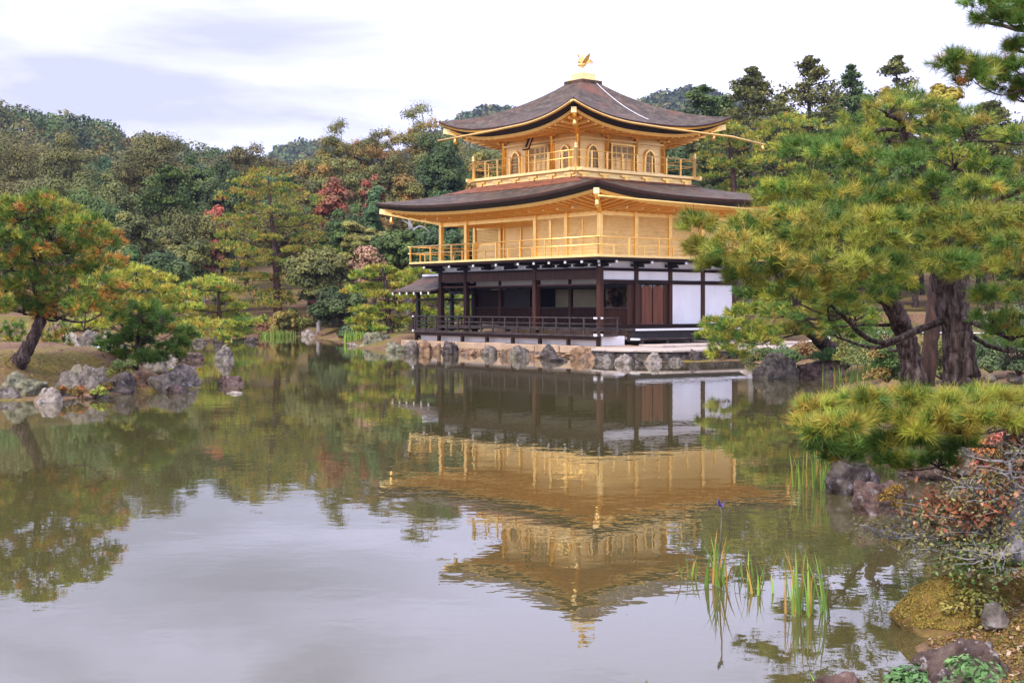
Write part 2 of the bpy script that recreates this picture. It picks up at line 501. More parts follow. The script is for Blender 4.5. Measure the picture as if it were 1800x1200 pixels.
def H(x, y):
    """ground height above the water"""
    x, y = np.asarray(x, float), np.asarray(y, float)
    a = sdist(x, y, POND)
    b = sdist(x, y, ISLE)
    water = np.minimum(a, -b)                    # >0 on water
    land = -water
    z = np.where(water > 0, -0.08 - 0.9 * smooth(0, 3, water), 0.03 + 0.55 * smooth(0.3, 2.4, land))
    isle = (b > 0) & (a > 0)
    z = np.where(isle, 0.03 + 0.92 * smooth(0.75, 3.2, b) + 0.05 * np.sin(x * 0.9) * np.sin(y * 0.7), z)
    outer = (a < 0)
    z += np.where(outer & (x > 3) & (y > 8) & (y < 64), 0.45 * smooth(1.5, 6, land), 0)
    z += np.where(outer & (x > 2.0) & (y < 13) & (y > 6), 0.12 * smooth(0.1, 1.0, land), 0)
    z += np.where(outer & (y > 75), 1.1 * smooth(3, 14, land), 0)
    lx, ly = (x - BX) * ct + (y - BY) * st_, -(x - BX) * st_ + (y - BY) * ct
    z = np.where((lx > -8.2) & (lx < 13.6) & (ly > -8.5) & (ly < 8.2) & (z > .2), .2, z)
    # wooded slopes beyond the far shore
    z += np.where(outer, 16.0 * smooth(112, 235, y) + 3.0 * smooth(235, 420, y), 0)
    z += gauss(x, y, -150, 335, 62, 70, 20) + gauss(x, y, -75, 400, 70, 80, 9) + gauss(x, y, -40, 440, 60, 80, 3)
    z += gauss(x, y, -190, 420, 90, 90, 20)
    z += gauss(x, y, -140, 930, 62, 130, 60) + gauss(x, y, -21, 930, 62, 130, 72) + gauss(x, y, 104, 930, 85, 130, 84)
    z += gauss(x, y, 185, 960, 70, 140, 40) + gauss(x, y, -50, 1100, 900, 260, 34)
    return z


def gh(x, y):
    return float(H(np.array([x]), np.array([y]))[0])


def grow(a, b, s0, f):
    r, v, s = [], a, s0
    while v < b:
        s *= f
        v += s
        r.append(v)
    return r


xs = sorted([-v for v in grow(36, 900, 0.5, 1.06)] + list(np.arange(-36, 24.01, 0.42)) + grow(24, 900, 0.5, 1.06))
ys = sorted([-v for v in grow(-2, 60, 0.6, 1.25)] + list(np.arange(2, 104.01, 0.42)) + grow(104, 2600, 0.5, 1.045))
gx, gy = np.meshgrid(xs, ys)
gz = H(gx, gy)
rngT = np.random.default_rng(5)
gz = gz + np.where(gz > 0.05, rngT.normal(0, 0.018, gz.shape), 0)


XS, YS = np.array(xs), np.array(ys)


def GZ(x, y):
    """height of the built ground sheet itself"""
    i = np.clip(np.searchsorted(XS, x) - 1, 0, len(XS) - 2)
    j = np.clip(np.searchsorted(YS, y) - 1, 0, len(YS) - 2)
    u, v = (x - XS[i]) / (XS[i + 1] - XS[i]), (y - YS[j]) / (YS[j + 1] - YS[j])
    return gz[j, i] * (1 - u) * (1 - v) + gz[j, i + 1] * u * (1 - v) + gz[j + 1, i] * (1 - u) * v + gz[j + 1, i + 1] * u * v


def ground_mat():
    m, t, o = new_mat("mossy_ground")
    b = N(t, "ShaderNodeBsdfPrincipled", i_Roughness=0.95)
    b.inputs["Specular IOR Level"].default_value = 0.15
    tc = N(t, "ShaderNodeTexCoord")
    n1 = N(t, "ShaderNodeTexNoise", i_Scale=0.32, i_Detail=6.0, i_Roughness=0.6)
    n2 = N(t, "ShaderNodeTexNoise", i_Scale=9.0, i_Detail=6.0, i_Roughness=0.7)
    t.links.new(tc.outputs["Object"], n1.inputs["Vector"])
    t.links.new(tc.outputs["Object"], n2.inputs["Vector"])
    r1 = ramp(t, [(0.36, (0.15, 0.085, 0.052)), (0.47, (0.21, 0.13, 0.075)), (0.56, (0.19, 0.15, 0.035)), (0.72, (0.12, 0.105, 0.03))])
    r2 = ramp(t, [(0.3, (0.45, 0.42, 0.40)), (0.6, (1.0, 1.0, 1.0)), (0.75, (1.5, 1.35, 1.2))])
    t.links.new(n1.outputs["Fac"], r1.inputs["Fac"])
    t.links.new(n2.outputs["Fac"], r2.inputs["Fac"])
    mm = N(t, "ShaderNodeMix", data_type="RGBA", blend_type="MULTIPLY")
    mm.inputs[0].default_value = 1.0
    t.links.new(r1.outputs[0], mm.inputs[6])
    t.links.new(r2.outputs[0], mm.inputs[7])
    t.links.new(mm.outputs[2], b.inputs["Base Color"])
    bp = N(t, "ShaderNodeBump", i_Strength=0.6, i_Distance=0.05)
    t.links.new(n2.outputs["Fac"], bp.inputs["Height"])
    t.links.new(bp.outputs["Normal"], b.inputs["Normal"])
    t.links.new(b.outputs[0], o.inputs["Surface"])
    return m


ny, nx = gx.shape
idx = np.arange(nx * ny).reshape(ny, nx)
gm = bpy.data.meshes.new("ground")
gm.from_pydata(np.stack([gx, gy, gz], -1).reshape(-1, 3).tolist(), [],
               np.stack([idx[:-1, :-1], idx[:-1, 1:], idx[1:, 1:], idx[1:, :-1]], -1).reshape(-1, 4).tolist())
gm.polygons.foreach_set("use_smooth", [True] * len(gm.polygons))
M["ground"] = ground_mat()
gm.materials.append(M["ground"])
ground = bpy.data.objects.new("ground", gm)
C.objects.link(ground)
tag(ground, kind="structure")


def water_mat():
    m, t, o = new_mat("pond_water")
    b = N(t, "ShaderNodeBsdfPrincipled", i_Roughness=0.0, i_IOR=1.5)
    b.inputs["Base Color"].default_value = (0.072, 0.062, 0.024, 1)
    tc = N(t, "ShaderNodeTexCoord")
    n1 = N(t, "ShaderNodeTexNoise", i_Scale=1.6, i_Detail=3.0, i_Roughness=0.5)
    n2 = N(t, "ShaderNodeTexNoise", i_Scale=5.5, i_Detail=2.0, i_Roughness=0.5)
    n3 = N(t, "ShaderNodeTexNoise", i_Scale=0.09, i_Detail=2.0, i_Roughness=0.5)
    for n in (n1, n2, n3):
        t.links.new(tc.outputs["Object"], n.inputs["Vector"])
    r = ramp(t, [(0.38, (0.35, 0.35, 0.35)), (0.62, (1, 1, 1))])      # calmer and livelier patches
    t.links.new(n3.outputs["Fac"], r.inputs["Fac"])
    ma = N(t, "ShaderNodeMath", operation="MULTIPLY_ADD")
    ma.inputs[1].default_value = 0.22
    t.links.new(n2.outputs["Fac"], ma.inputs[0])
    t.links.new(n1.outputs["Fac"], ma.inputs[2])
    mu = N(t, "ShaderNodeMath", operation="MULTIPLY")
    t.links.new(ma.outputs[0], mu.inputs[0])
    t.links.new(r.outputs["Color"], mu.inputs[1])
    bp = N(t, "ShaderNodeBump", i_Strength=1.0, i_Distance=0.0030)
    t.links.new(mu.outputs[0], bp.inputs["Height"])
    t.links.new(bp.outputs["Normal"], b.inputs["Normal"])
    t.links.new(b.outputs[0], o.inputs["Surface"])
    return m


M["water"] = water_mat()
w = MB()
w.poly([(-135, 4, 0), (16, 4, 0), (16, 102, 0), (-135, 102, 0)], [(0, 1, 2, 3)])
water = w.build("pond_water", M["water"])
tag(water, kind="structure")

# ---------------------------------------------------------------- the golden pavilion
pav = empty("golden_pavilion", bw(0, 0, 0), TH, "three storey golden pavilion with curved bark roofs standing at the pond's edge", "pavilion")


def side_pts(h1, h2, n):
    """perimeter of a rectangle, n steps a side; gives (x, y, t) with t in -1..1 along the side"""
    r = []
    cs = [(h1, -h2), (h1, h2), (-h1, h2), (-h1, -h2)]
    for k in range(4):
        a, b = cs[k], cs[(k + 1) % 4]
        for i in range(n):
            u = 0.5 - 0.5 * math.cos(math.pi * i / n)
            r.append((a[0] + (b[0] - a[0]) * u, a[1] + (b[1] - a[1]) * u, 2 * u - 1))
    return r


def ring_sheet(rings, n, flip=False):
    """rings: list of functions (i-th perimeter point) given as (hx, hy, z(t)); stitched into a sheet"""
    mb = MB()
    for (a, b, zf) in rings:
        mb.v += [(x, y, zf(t)) for x, y, t in side_pts(a, b, n)]
    m = 4 * n
    for j in range(len(rings) - 1):
        for i in range(m):
            i2 = (i + 1) % m
            q = (j * m + i, j * m + i2, (j + 1) * m + i2, (j + 1) * m + i)
            mb.f.append(q[::-1] if flip else q)
    return mb


def roof(name, ox, oy, ix, iy, zc, rise, lift, prof, soffit_h, soffit_z, band_gold, edge=(0.10, 0.19, 0.50)):
    """a swept hip roof: ox/oy eave half sizes, ix/iy top half sizes, zc eave height in mid side, lift = upturn at the corners"""
    root = empty(name, parent=pav)
    n = 26
    up = lambda t: lift * abs(t) ** 2.6
    rings = []
    for k in range(13):
        s = k / 12
        rings.append((ox + (ix - ox) * s, oy + (iy - oy) * s, (lambda s: lambda t: zc + rise * (prof * s + (1 - prof) * s * s) + up(t) * (1 - s) ** 1.7)(s)))
    sh = ring_sheet(rings, n).build("shingle_cover", M["shingle"], root, True)
    e1, e2, e3 = edge

    def layer(nm, o0, d0, o1, d1, mat):
        ring_sheet([(ox - o0, oy - o0, lambda t: zc - d0 + up(t)), (ox - o1, oy - o1, lambda t: zc - d1 + up(t))], n, True).build(nm, mat, root)
    layer("shingle_edge", 0.0, 0.0, 0.03, e1, M["eave_edge"])
    layer("eave_band", 0.03, e1, 0.06, e2, band_gold)
    layer("eave_board", 0.06, e2, 0.36, e3, M["eave_black"])
    # gilded soffit with its two rafter tiers
    ring_sheet([(ox - 0.36, oy - 0.36, lambda t: zc - e3 + up(t)), (ox - 0.40, oy - 0.40, lambda t: zc - e3 - 0.14 + up(t)),
                (ox - 0.52, oy - 0.52, lambda t: zc - e3 - 0.14 + up(t)), (ox - 0.52, oy - 0.52, lambda t: zc - e3 - 0.03 + up(t)),
                (ox - 1.15, oy - 1.15, lambda t: zc - e3 - 0.06 + up(t) * 0.85), (ox - 1.15, oy - 1.15, lambda t: zc - e3 - 0.16 + up(t) * 0.85),
                (ox - 1.27, oy - 1.27, lambda t: zc - e3 - 0.16 + up(t) * 0.8), (ox - 1.27, oy - 1.27, lambda t: zc - e3 - 0.08 + up(t) * 0.8),
                (soffit_h[0], soffit_h[1], lambda t: soffit_z)], n, True).build("gilded_soffit", M["gold_soffit"], root)
    rf = MB()
    for sx, sy, L0, ov in ((0, -1, ox, oy), (0, 1, ox, oy), (1, 0, oy, ox), (-1, 0, oy, ox)):
        cnt = int(2 * L0 / 0.46)
        for i in range(cnt + 1):
            u = -L0 + 0.42 + (2 * L0 - 0.84) * i / cnt
            t = u / L0
            oo, zz = ov - 0.47, zc - e3 - 0.10 + up(t)
            inn = (soffit_h[1] if sx == 0 else soffit_h[0])
            lim = abs(u)
            wallp = max(inn + 0.05, lim - L0 + ov) if lim > (soffit_h[0] if sx == 0 else soffit_h[1]) else inn
            f = (oo - wallp) / max(oo - inn, 0.01)
            a = Vector((u, sy * oo, zz)) if sx == 0 else Vector((sx * oo, u, zz))
            zi = zz + (soffit_z - 0.07 - zz) * f
            b = Vector((u, sy * wallp, zi)) if sx == 0 else Vector((sx * wallp, u, zi))
            if (a - b).length > 0.25:
                rf.bar(a, b, 0.10, 0.12)
    rf.build("rafters", M["gold_soffit"], root)
    for sx in (-1, 1):
        for sy in (-1, 1):
            zt = zc - e3 - 0.16 + lift
            hr = MB().bar((sx * (ox - 0.30), sy * (oy - 0.30), zt), (sx * soffit_h[0], sy * soffit_h[1], soffit_z - 0.12), 0.20, 0.24)
            hr.build("hip_rafter", M["gold"], root)
            MB().bar((sx * (ox - 0.20), sy * (oy - 0.20), zt + 0.03), (sx * (ox - 0.42), sy * (oy - 0.42), zt), 0.23, 0.25).build("rafter_cap", M["gold_pale"], root)
            bx_, by_ = sx * (ox - 0.62), sy * (oy - 0.62)
            MB().lathe(bx_, by_, [(zt - 0.62, 0.02), (zt - 0.60, 0.12), (zt - 0.45, 0.10), (zt - 0.32, 0.085), (zt - 0.25, 0.03), (zt - 0.08, 0.015)], 8).build("wind_bell", M["gold"], root, True)
    return root


roof3 = roof("upper_roof", 5.056, 5.056, 0.62, 0.62, 10.50, 2.43, 0.74, 0.55, (2.78, 2.78), 10.27, M["gold"], (0.09, 0.17, 0.37))
roof2 = roof("lower_roof", 8.308, 6.67, 3.72, 3.72, 6.91, 1.06, 0.44, 0.72, (HX + 0.03, HY + 0.03), 6.42, M["eave_edge"], (0.08, 0.13, 0.32))

# rust stained shingles below the balcony skirt, widest on the south slope
rs_ = MB()
def lowz(s, t):
    return 6.91 + 1.06 * (0.72 * s + 0.28 * s * s) + 0.44 * abs(t) ** 2.6 * (1 - s) ** 1.7
for side, s0 in ((0, .66), (1, .90), (2, .90), (3, .90)):
    for j in range(6):
        for i in range(24):
            q = []
            for (ii, jj) in ((i, j), (i + 1, j), (i + 1, j + 1), (i, j + 1)):
                s = s0 + (1 - s0) * jj / 6
                t = (-1 + 2 * ii / 24) * .999
                ax, ay = 8.308 + (3.72 - 8.308) * s, 6.67 + (3.72 - 6.67) * s
                x, y = [(t * ax, -ay), (ax, t * ay), (-t * ax, ay), (-ax, -t * ay)][side]
                q.append((x, y, lowz(s, t) + .022))
            rs_.poly(q, [(0, 1, 2, 3)])
rs_.build("rust_stained_courses", M["shingle_rust"], roof2, True)

# the roof peak: dark cap, gilded pedestal
pk = empty("roof_peak", parent=pav)
MB().box(-0.66, 0.66, -0.66, 0.66, 12.88, 13.07).build("cap", M["shingle"], pk, bevel=0.01)
MB().box(-0.54, 0.54, -0.54, 0.54, 13.07, 13.16).build("plinth", M["gold_pale"], pk, bevel=0.01)
MB().box(-0.42, 0.42, -0.42, 0.42, 13.16, 13.44).build("pedestal", M["gold_pale"], pk, bevel=0.012)

# lightning cable lying down the east slope
def roof3_z(r, t):
    s = (5.056 - r) / (5.056 - 0.62)
    return 10.50 + 2.43 * (0.55 * s + 0.45 * s * s) + 0.74 * abs(t) ** 2.6 * (1 - s) ** 1.7
MB().tube([(r, 0.22 + 0.02 * (5 - r), roof3_z(r, 0.1) + 0.03) for r in np.linspace(0.66, 4.3, 12)], 0.016, 6).build("roof_cable", M["white_metal"], pav)

# gutters under both eaves
up3 = lambda y: 0.74 * abs(y / 5.056) ** 2.6
g = MB()
pts = [(5.10, y, 10.36 + up3(y)) for y in np.linspace(-5.08, -1.6, 14)] + [(5.12, 0.5, 10.33), (5.13, 3, 10.29), (5.14, 5.0, 10.27), (5.14, 7.35, 10.05)]
g.tube(pts, 0.055, 8)
g.build("gutter", M["gold"], pav, True)
MB().tube([(5.14, 7.2, 10.06), (5.14, 7.2, 9.72)], [0.05, 0.07], 8).build("downspout", M["gold"], pav, True)
g = MB()
g.tube([(x, -5.10, 10.36 + up3(x)) for x in np.linspace(5.08, 1.6, 14)] + [(-0.5, -5.12, 10.33), (-3, -5.13, 10.29), (-4.9, -5.14, 10.25)], 0.055, 8)
g.build("gutter", M["gold"], pav, True)
g = MB()
g.tube([(8.36, -6.6, 6.66), (8.37, -3, 6.60), (8.38, 0, 6.55), (8.38, 7.2, 6.44)], 0.055, 8)
g.build("gutter", M["gold"], pav, True)

# ---- third storey
s3 = pav
W3 = 2.75
MB().box(-3.70, 3.70, -3.70, 3.70, 7.55, 8.23).build("balcony_skirt", M["gold_slat"], s3)
dk = MB()
dk.box(-3.86, 3.86, -3.86, 3.86, 8.24, 8.37)
dk.build("balcony_floor", M["gold_pale"], s3, bevel=0.015)
for sx in (-1, 1):
    for sy in (-1, 1):
        MB().cbox(sx * 4.06, sy * 3.78, 8.29, 0.38, 0.13, 0.14).build("beam_end", M["gold_pale"], s3)
        MB().cbox(sx * 3.78, sy * 4.06, 8.29, 0.13, 0.38, 0.14).build("beam_end", M["gold_pale"], s3)
for k in range(4):                                  # carved bracket ornaments on the skirt
    a = k * math.pi / 2
    ca, sa = math.cos(a), math.sin(a)
    rr = lambda x, y, z: (x * ca - y * sa, x * sa + y * ca, z)
    for u in (-3.3, -2.0, -0.67, 0.67, 2.0, 3.3):
        b = MB()
        b.poly([rr(u + x, -3.70 - d, z) for x, z, d in ((-.30, 8.19, .08), (.30, 8.19, .08), (.34, 8.12, .08), (.10, 8.10, .08), (.14, 8.0, .08), (.04, 7.96, .08), (-.12, 7.98, .08), (-.10, 8.08, .08), (-.34, 8.12, .08))]
               + [rr(u + x, -3.69, z) for x, z in ((-.30, 8.19), (.30, 8.19), (.34, 8.12), (.10, 8.10), (.14, 8.0), (.04, 7.96), (-.12, 7.98), (-.10, 8.08), (-.34, 8.12))],
               [tuple(range(8, -1, -1))] + [(i, (i + 1) % 9, 9 + (i + 1) % 9, 9 + i) for i in range(9)])
        b.build("carved_ornament", M["gold"], s3)
MB().box(-W3 + .06, W3 - .06, -W3 + .06, W3 - .06, 8.37, 10.26).build("wall_core", M["gold_pale"], s3)
for i in range(4):
    for j in range(4):
        if i in (0, 3) or j in (0, 3):
            x, y = -W3 + i * 2 * W3 / 3, -W3 + j * 2 * W3 / 3
            MB().lathe(x, y, [(8.37, 0.105), (10.05, 0.10), (10.06, 0.14), (10.12, 0.15), (10.22, 0.11), (10.3, 0.11)], 10).build("column", M["gold"], s3, True)
            br = MB()
            ox_ = (-1 if i == 0 else 1) if i in (0, 3) else 0
            oy_ = (-1 if j == 0 else 1) if j in (0, 3) else 0
            for (ux, uy) in ([(ox_, 0)] if ox_ else []) + ([(0, oy_)] if oy_ else []):
                br.bar((x, y, 10.12), (x + ux * 0.45, y + uy * 0.45, 10.18), 0.10, 0.10)
                br.bar((x + ux * .05 - uy * .32, y + uy * .05 - ux * .32, 10.1), (x + ux * .05 + uy * .32, y + uy * .05 + ux * .32, 10.1), 0.10, 0.09)
                br.bar((x + ux * .34 - uy * .26, y + uy * .34 - ux * .26, 10.25), (x + ux * .34 + uy * .26, y + uy * .34 + ux * .26, 10.25), 0.10, 0.08)
                for q in (-.30, .30):
                    br.cbox(x + ux * .05 - uy * q, y + uy * .05 - ux * q, 10.18, .12, .12, .08)
            br.build("bracket", M["gold"], s3)


def rot4(k):
    a = k * math.pi / 2
    return math.cos(a), math.sin(a)


def arch(w, h, z0, n=10):
    """outline of a flame shaped temple window, from its left foot over the top to its right foot"""
    p = [(-w * 1.12, z0), (-w, z0 + h * .30), (-w * .98, z0 + h * .62)]
    for i in range(1, n):
        a = math.pi * i / n
        bump = 0.018 * h * max(0, 1 - abs(a - math.pi / 2) / 0.35)
        p.append((-w * .95 * math.cos(a), z0 + h * .66 + h * .30 * math.sin(a) + bump))
    p += [(w * .98, z0 + h * .62), (w, z0 + h * .30), (w * 1.12, z0)]
    return p


for k in range(4):
    ca, sa = rot4(k)
    rr = lambda x, y, z: (x * ca - y * sa, x * sa + y * ca, z)
    # two tie beams along the wall top
    for z, h_, d in ((9.90, .10, .075), (8.50, .09, .07), (9.76, 0.035, 0.02)):
        b = MB()
        b.bar(rr(-W3, -W3 - d + .04, z), rr(W3, -W3 - d + .04, z), .08, h_)
        b.build("tie_beam", M["gold_pale"], s3)
    for c in (-1, 1):                               # flame shaped windows in the side bays
        cx = c * 2 * W3 / 3
        wf = empty("arched_window", parent=s3)
        o1, i1 = arch(.37, 1.26, 8.42), arch(.285, 1.17, 8.42)
        b = MB()
        y0, y1 = -W3 + .055, -W3 - .045
        m_ = len(o1)
        b.poly([rr(cx + x, y1, z) for x, z in o1] + [rr(cx + x, y1, z) for x, z in i1] + [rr(cx + x, y0, z) for x, z in o1] + [rr(cx + x, y0, z) for x, z in i1],
               [(i, i + 1, m_ + i + 1, m_ + i) for i in range(m_ - 1)] + [(2 * m_ + i, 2 * m_ + i + 1, i + 1, i) for i in range(m_ - 1)]
               + [(m_ + i, m_ + i + 1, 3 * m_ + i + 1, 3 * m_ + i) for i in range(m_ - 1)])
        b.build("frame", M["gold"], s3).parent = wf
        b = MB()
        b.poly([rr(cx + x, -W3 + .048, z) for x, z in i1], [tuple(range(m_))])
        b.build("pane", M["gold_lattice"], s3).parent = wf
        b = MB()
        for x in (-.19, -.095, 0, .095, .19):
            zt = 8.42 + 1.17 * (.66 + .30 * math.sqrt(max(0, 1 - (x / .275) ** 2)))
            b.bar(rr(cx + x, -W3 + .02, 8.43), rr(cx + x, -W3 + .02, zt), .014 if x else .022, .022)
        for z in np.linspace(8.56, 9.3, 6):
            b.bar(rr(cx - .28, -W3 + .023, z), rr(cx + .28, -W3 + .023, z), .016, .010)
        b.build("lattice", M["gold_pale"], s3).parent = wf
    dr = empty("panelled_door", parent=s3)
    b = MB()
    for x in (-.72, .72):
        b.bar(rr(x, -W3 - .06, 8.40), rr(x, -W3 - .06, 9.78), .075, .075)
    b.bar(rr(-.80, -W3 - .06, 9.73), rr(.80, -W3 - .06, 9.73), .08, .07)
    b.build("frame", M["gold"], dr)
    for x in (-.52, -.175, .175, .52):
        lf = MB()
        y = -W3 + .02
        for q in (-.165, .165):
            lf.bar(rr(x + q, y, 8.44), rr(x + q, y, 9.69), .035, .05)
        for z in (8.46, 8.62, 8.86, 8.98, 9.10, 9.67):
            lf.bar(rr(x - .16, y, z), rr(x + .16, y, z), .045, .035)
        for z in np.linspace(9.18, 9.6, 5):
            lf.bar(rr(x - .15, y + .012, z), rr(x + .15, y + .012, z), .014, .010)
        for q in np.linspace(-.12, .12, 5):
            lf.bar(rr(x + q, y + .014, 9.12), rr(x + q, y + .014, 9.66), .008, .014)
        lf.build("door_leaf", M["gold_pale"], dr)
        b = MB()
        b.poly([rr(x + q, -W3 + .054, z) for q, z in ((-.15, 9.12), (.15, 9.12), (.15, 9.66), (-.15, 9.66))], [(0, 1, 2, 3)])
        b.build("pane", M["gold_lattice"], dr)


def railing(name, path, zf, heights, mat, cap_mat, post_w, step, parent, closed=False, finial=False, shorts=False, round_rail=0.035, ends=0.0):
    """rails at the given heights over zf along path, posts every step; returns the part"""
    root = empty(name, parent=parent)
    for a, b in zip(path[:-1], path[1:]):
        a, b = Vector((*a, 0)), Vector((*b, 0))
        d = (b - a).normalized()
        L = (b - a).length
        for i, h in enumerate(heights):
            e = d * ends
            MB().tube([a - e + Vector((0, 0, zf + h)), b + e + Vector((0, 0, zf + h))], round_rail * (1.0 if i == 0 else .8), 8).build("rail", mat, root, True)
        k = max(1, round(L / step))
        for i in range(k + 1):
            p = a + d * (L * i / k)
            if finial and i in (0, k):
                continue
            if i == k and b != Vector((*path[-1], 0)):
                continue
            MB().cbox(p.x, p.y, zf + heights[0] / 2, post_w, post_w, heights[0] - round_rail).build("post", mat, root)
            if cap_mat:
                MB().cbox(p.x, p.y, zf + heights[0] - .085, post_w * 1.25, post_w * 1.25, .08).build("post_cap", cap_mat, root)
            if shorts and i < k:
                q = a + d * (L * (i + .5) / k)
                MB().cbox(q.x, q.y, zf + heights[1] / 2, post_w * .8, post_w * .8, heights[1]).build("post", mat, root)
    if finial:
        for p in path[:-1]:
            MB().lathe(p[0], p[1], [(zf - .13, .085), (zf + .86, .085), (zf + .87, .10), (zf + .92, .10), (zf + .94, .06), (zf + .98, .095), (zf + 1.05, .09), (zf + 1.13, .03), (zf + 1.20, .008)], 10).build("corner_post", M["gold_pale"], root, True)
    return root


B3 = 3.80
railing("balcony_railing", [(B3, -B3), (B3, B3), (-B3, B3), (-B3, -B3), (B3, -B3)], 8.37, (.80, .46), M["gold"], M["gold_pale"], .062, .95, s3, finial=True, round_rail=.028)

# the tablet under the south eave
tb = empty("name_tablet", (0.05, -3.5, 9.80), 0, parent=pav)
tb.rotation_euler = (R(-24), 0, 0)
MB().box(-.235, .235, -.03, .03, -.36, .36).build("frame", M["eave_black"], tb, bevel=.012)
MB().box(-.19, .19, -.042, -.031, -.31, .31).build("board", M["gold_pale"], tb)
b = MB()
b.box(-.085, .085, -.05, -.043, -.23, .23)
b.build("panel", M["interior_dark"], tb)

# ---- second storey
s2 = pav
COLX = [-HX, -3.78, -0.73, 1.52, 3.70, HX]
COLY = [-HY, -2.125, 0.0, 2.125, HY]
PB = 1.163
dk = MB()
dk.box(-HX - PB, HX + PB, -HY - PB, HY + PB, 4.24, 4.34)
dk.build("balcony_floor", M["gold_slat"], s2, bevel=.01)


def col(x, y, z0, z1, mat, parent, w=.20):
    return MB().cbox(x, y, (z0 + z1) / 2, w, w, z1 - z0).build("column", mat, parent, bevel=.012)


for x in (-HX, -3.78, 1.52, 3.70, HX):
    col(x, -HY, 4.34, 6.44, M["gold"], s2, .19)
for y in COLY[1:]:
    col(HX, y, 4.34, 6.44, M["gold"], s2, .19)
    col(-HX, y, 4.34, 6.44, M["gold"], s2, .19)
for x in COLX[1:-1]:
    col(x, HY, 4.34, 6.44, M["gold"], s2, .19)
    if x < 1:
        col(x, -2.125, 4.34, 6.44, M["gold"], s2, .17)


def boarding(name, a, b, z0, z1, nrm, parent, mat=None, pitch=0.16, t=.045):
    """wall of lapped horizontal boards between plan points a and b, facing nrm"""
    m = MB()
    a, b, nrm = Vector((*a, 0)), Vector((*b, 0)), Vector((*nrm, 0))
    k = max(1, round((z1 - z0) / pitch))
    p = []
    for i in range(k):
        za, zb = z0 + (z1 - z0) * i / k, z0 + (z1 - z0) * (i + 1) / k
        for q, z, d in ((a, za, t), (b, za, t), (b, zb, 0.004), (a, zb, 0.004)):
            p.append(q + nrm * d + Vector((0, 0, z)))
    m.poly(p, [(4 * i, 4 * i + 1, 4 * i + 2, 4 * i + 3) for i in range(k)] + [(4 * i + 3, 4 * i + 2, 4 * i + 5, 4 * i + 4) for i in range(k - 1)])
    return m.build(name, mat or M["gold_slat"], parent)


for y0, y1 in zip(COLY[:-1], COLY[1:]):
    boarding("board_wall", (HX - .03, y0 + .09), (HX - .03, y1 - .09), 4.34, 6.115, (1, 0), s2)
    if y0 > -3:
        boarding("board_wall", (-HX + .03, y1 - .09), (-HX + .03, y0 + .09), 4.34, 6.115, (-1, 0), s2)
for x0, x1 in zip(COLX[:-1], COLX[1:]):
    boarding("board_wall", (x1 - .09, HY - .03), (x0 + .09, HY - .03), 4.34, 6.115, (0, 1), s2)
for x0, x1 in ((1.52, 3.70), (3.70, HX)):
    boarding("board_wall", (x0 + .09, -HY + .03), (x1 - .09, -HY + .03), 4.34, 6.095, (0, -1), s2)
for x, wd in ((2.58, .15), (4.78, .05)):
    MB().cbox(x, -HY - .01, 5.18, wd, .07, 1.66).build("mullion", M["gold"], s2)
# plain gilded head walls above the boarding
h = MB()
h.box(HX - .08, HX + .012, -HY, HY, 6.12, 6.44)
h.box(-HX - .012, -HX + .08, -HY, HY, 6.12, 6.44)
h.box(-HX + .081, HX - .081, HY - .08, HY + .012, 6.12, 6.44)
h.box(-HX + .081, HX - .081, -HY - .012, -HY + .08, 6.10, 6.44)
h.build("head_beam", M["gold"], s2)
# the recessed loggia of the south side
rc = empty("loggia", parent=s2)
boarding("back_wall", (-HX, -2.10), (1.52, -2.10), 4.34, 5.2, (0, -1), rc, pitch=.3)
MB().box(-HX + .08, 1.44, -2.06, -1.98, 5.2, 6.44).build("upper_wall", M["gold"], rc)
MB().box(1.44, 1.50, -HY + .1, -2.0, 4.345, 6.44).build("side_wall", M["gold"], rc)
ce = MB()
ce.box(-HX + .09, 1.43, -HY + .09, -2.07, 6.30, 6.36)
ce.build("ceiling", M["gold"], rc)
lw = MB()
for x in np.arange(-5.75, -3.95, .085):
    lw.bar((x, -2.13, 5.35), (x, -2.13, 6.02), .022, .03)
for z in np.arange(5.36, 6.03, .072):
    lw.bar((-5.78, -2.125, z), (-3.92, -2.125, z), .03, .022)
lw.build("lattice_shutter", M["gold"], rc)
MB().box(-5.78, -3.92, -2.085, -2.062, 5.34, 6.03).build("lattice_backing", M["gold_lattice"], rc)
for x in (-3.5, -2.15, -1.05):
    MB().cbox(x, -2.14, 5.2, .07, .06, 1.66).build("door_post", M["gold"], rc)
MB().cbox(-2.3, -2.14, 6.06, 6.9, .07, .08).build("lintel", M["gold"], rc)
for x0, x1 in ((-3.46, -2.2), (-2.1, -1.1)):
    MB().box(x0, x1, -2.11, -2.085, 4.40, 6.0).build("sliding_door", M["gold_pale"], rc)
RB = [(HX + PB - .05, -HY - PB + .05), (HX + PB - .05, HY + PB - .05), (-HX - PB + .05, HY + PB - .05), (-HX - PB + .05, -HY - PB + .05), (HX + PB - .05, -HY - PB + .05)]
railing("balcony_railing", RB, 4.34, (.76, .42), M["gold"], None, .07, 1.76, s2, shorts=True, round_rail=.034, ends=.16)
# ends of the roof's bracket arms under the lower eaves
for x in np.linspace(-5.5, 5.5, 12):
    for sy in (-1, 1):
        MB().bar((x, sy * (HY + .02), 6.36), (x, sy * (HY + 1.25), 6.40), .09, .11).build("eave_bracket", M["gold_pale"], s2)
for y in np.linspace(-3.8, 3.8, 9):
    for sx in (-1, 1):
        MB().bar((sx * (HX + .02), y, 6.36), (sx * (HX + 1.25), y, 6.40), .09, .11).build("eave_bracket", M["gold_pale"], s2)

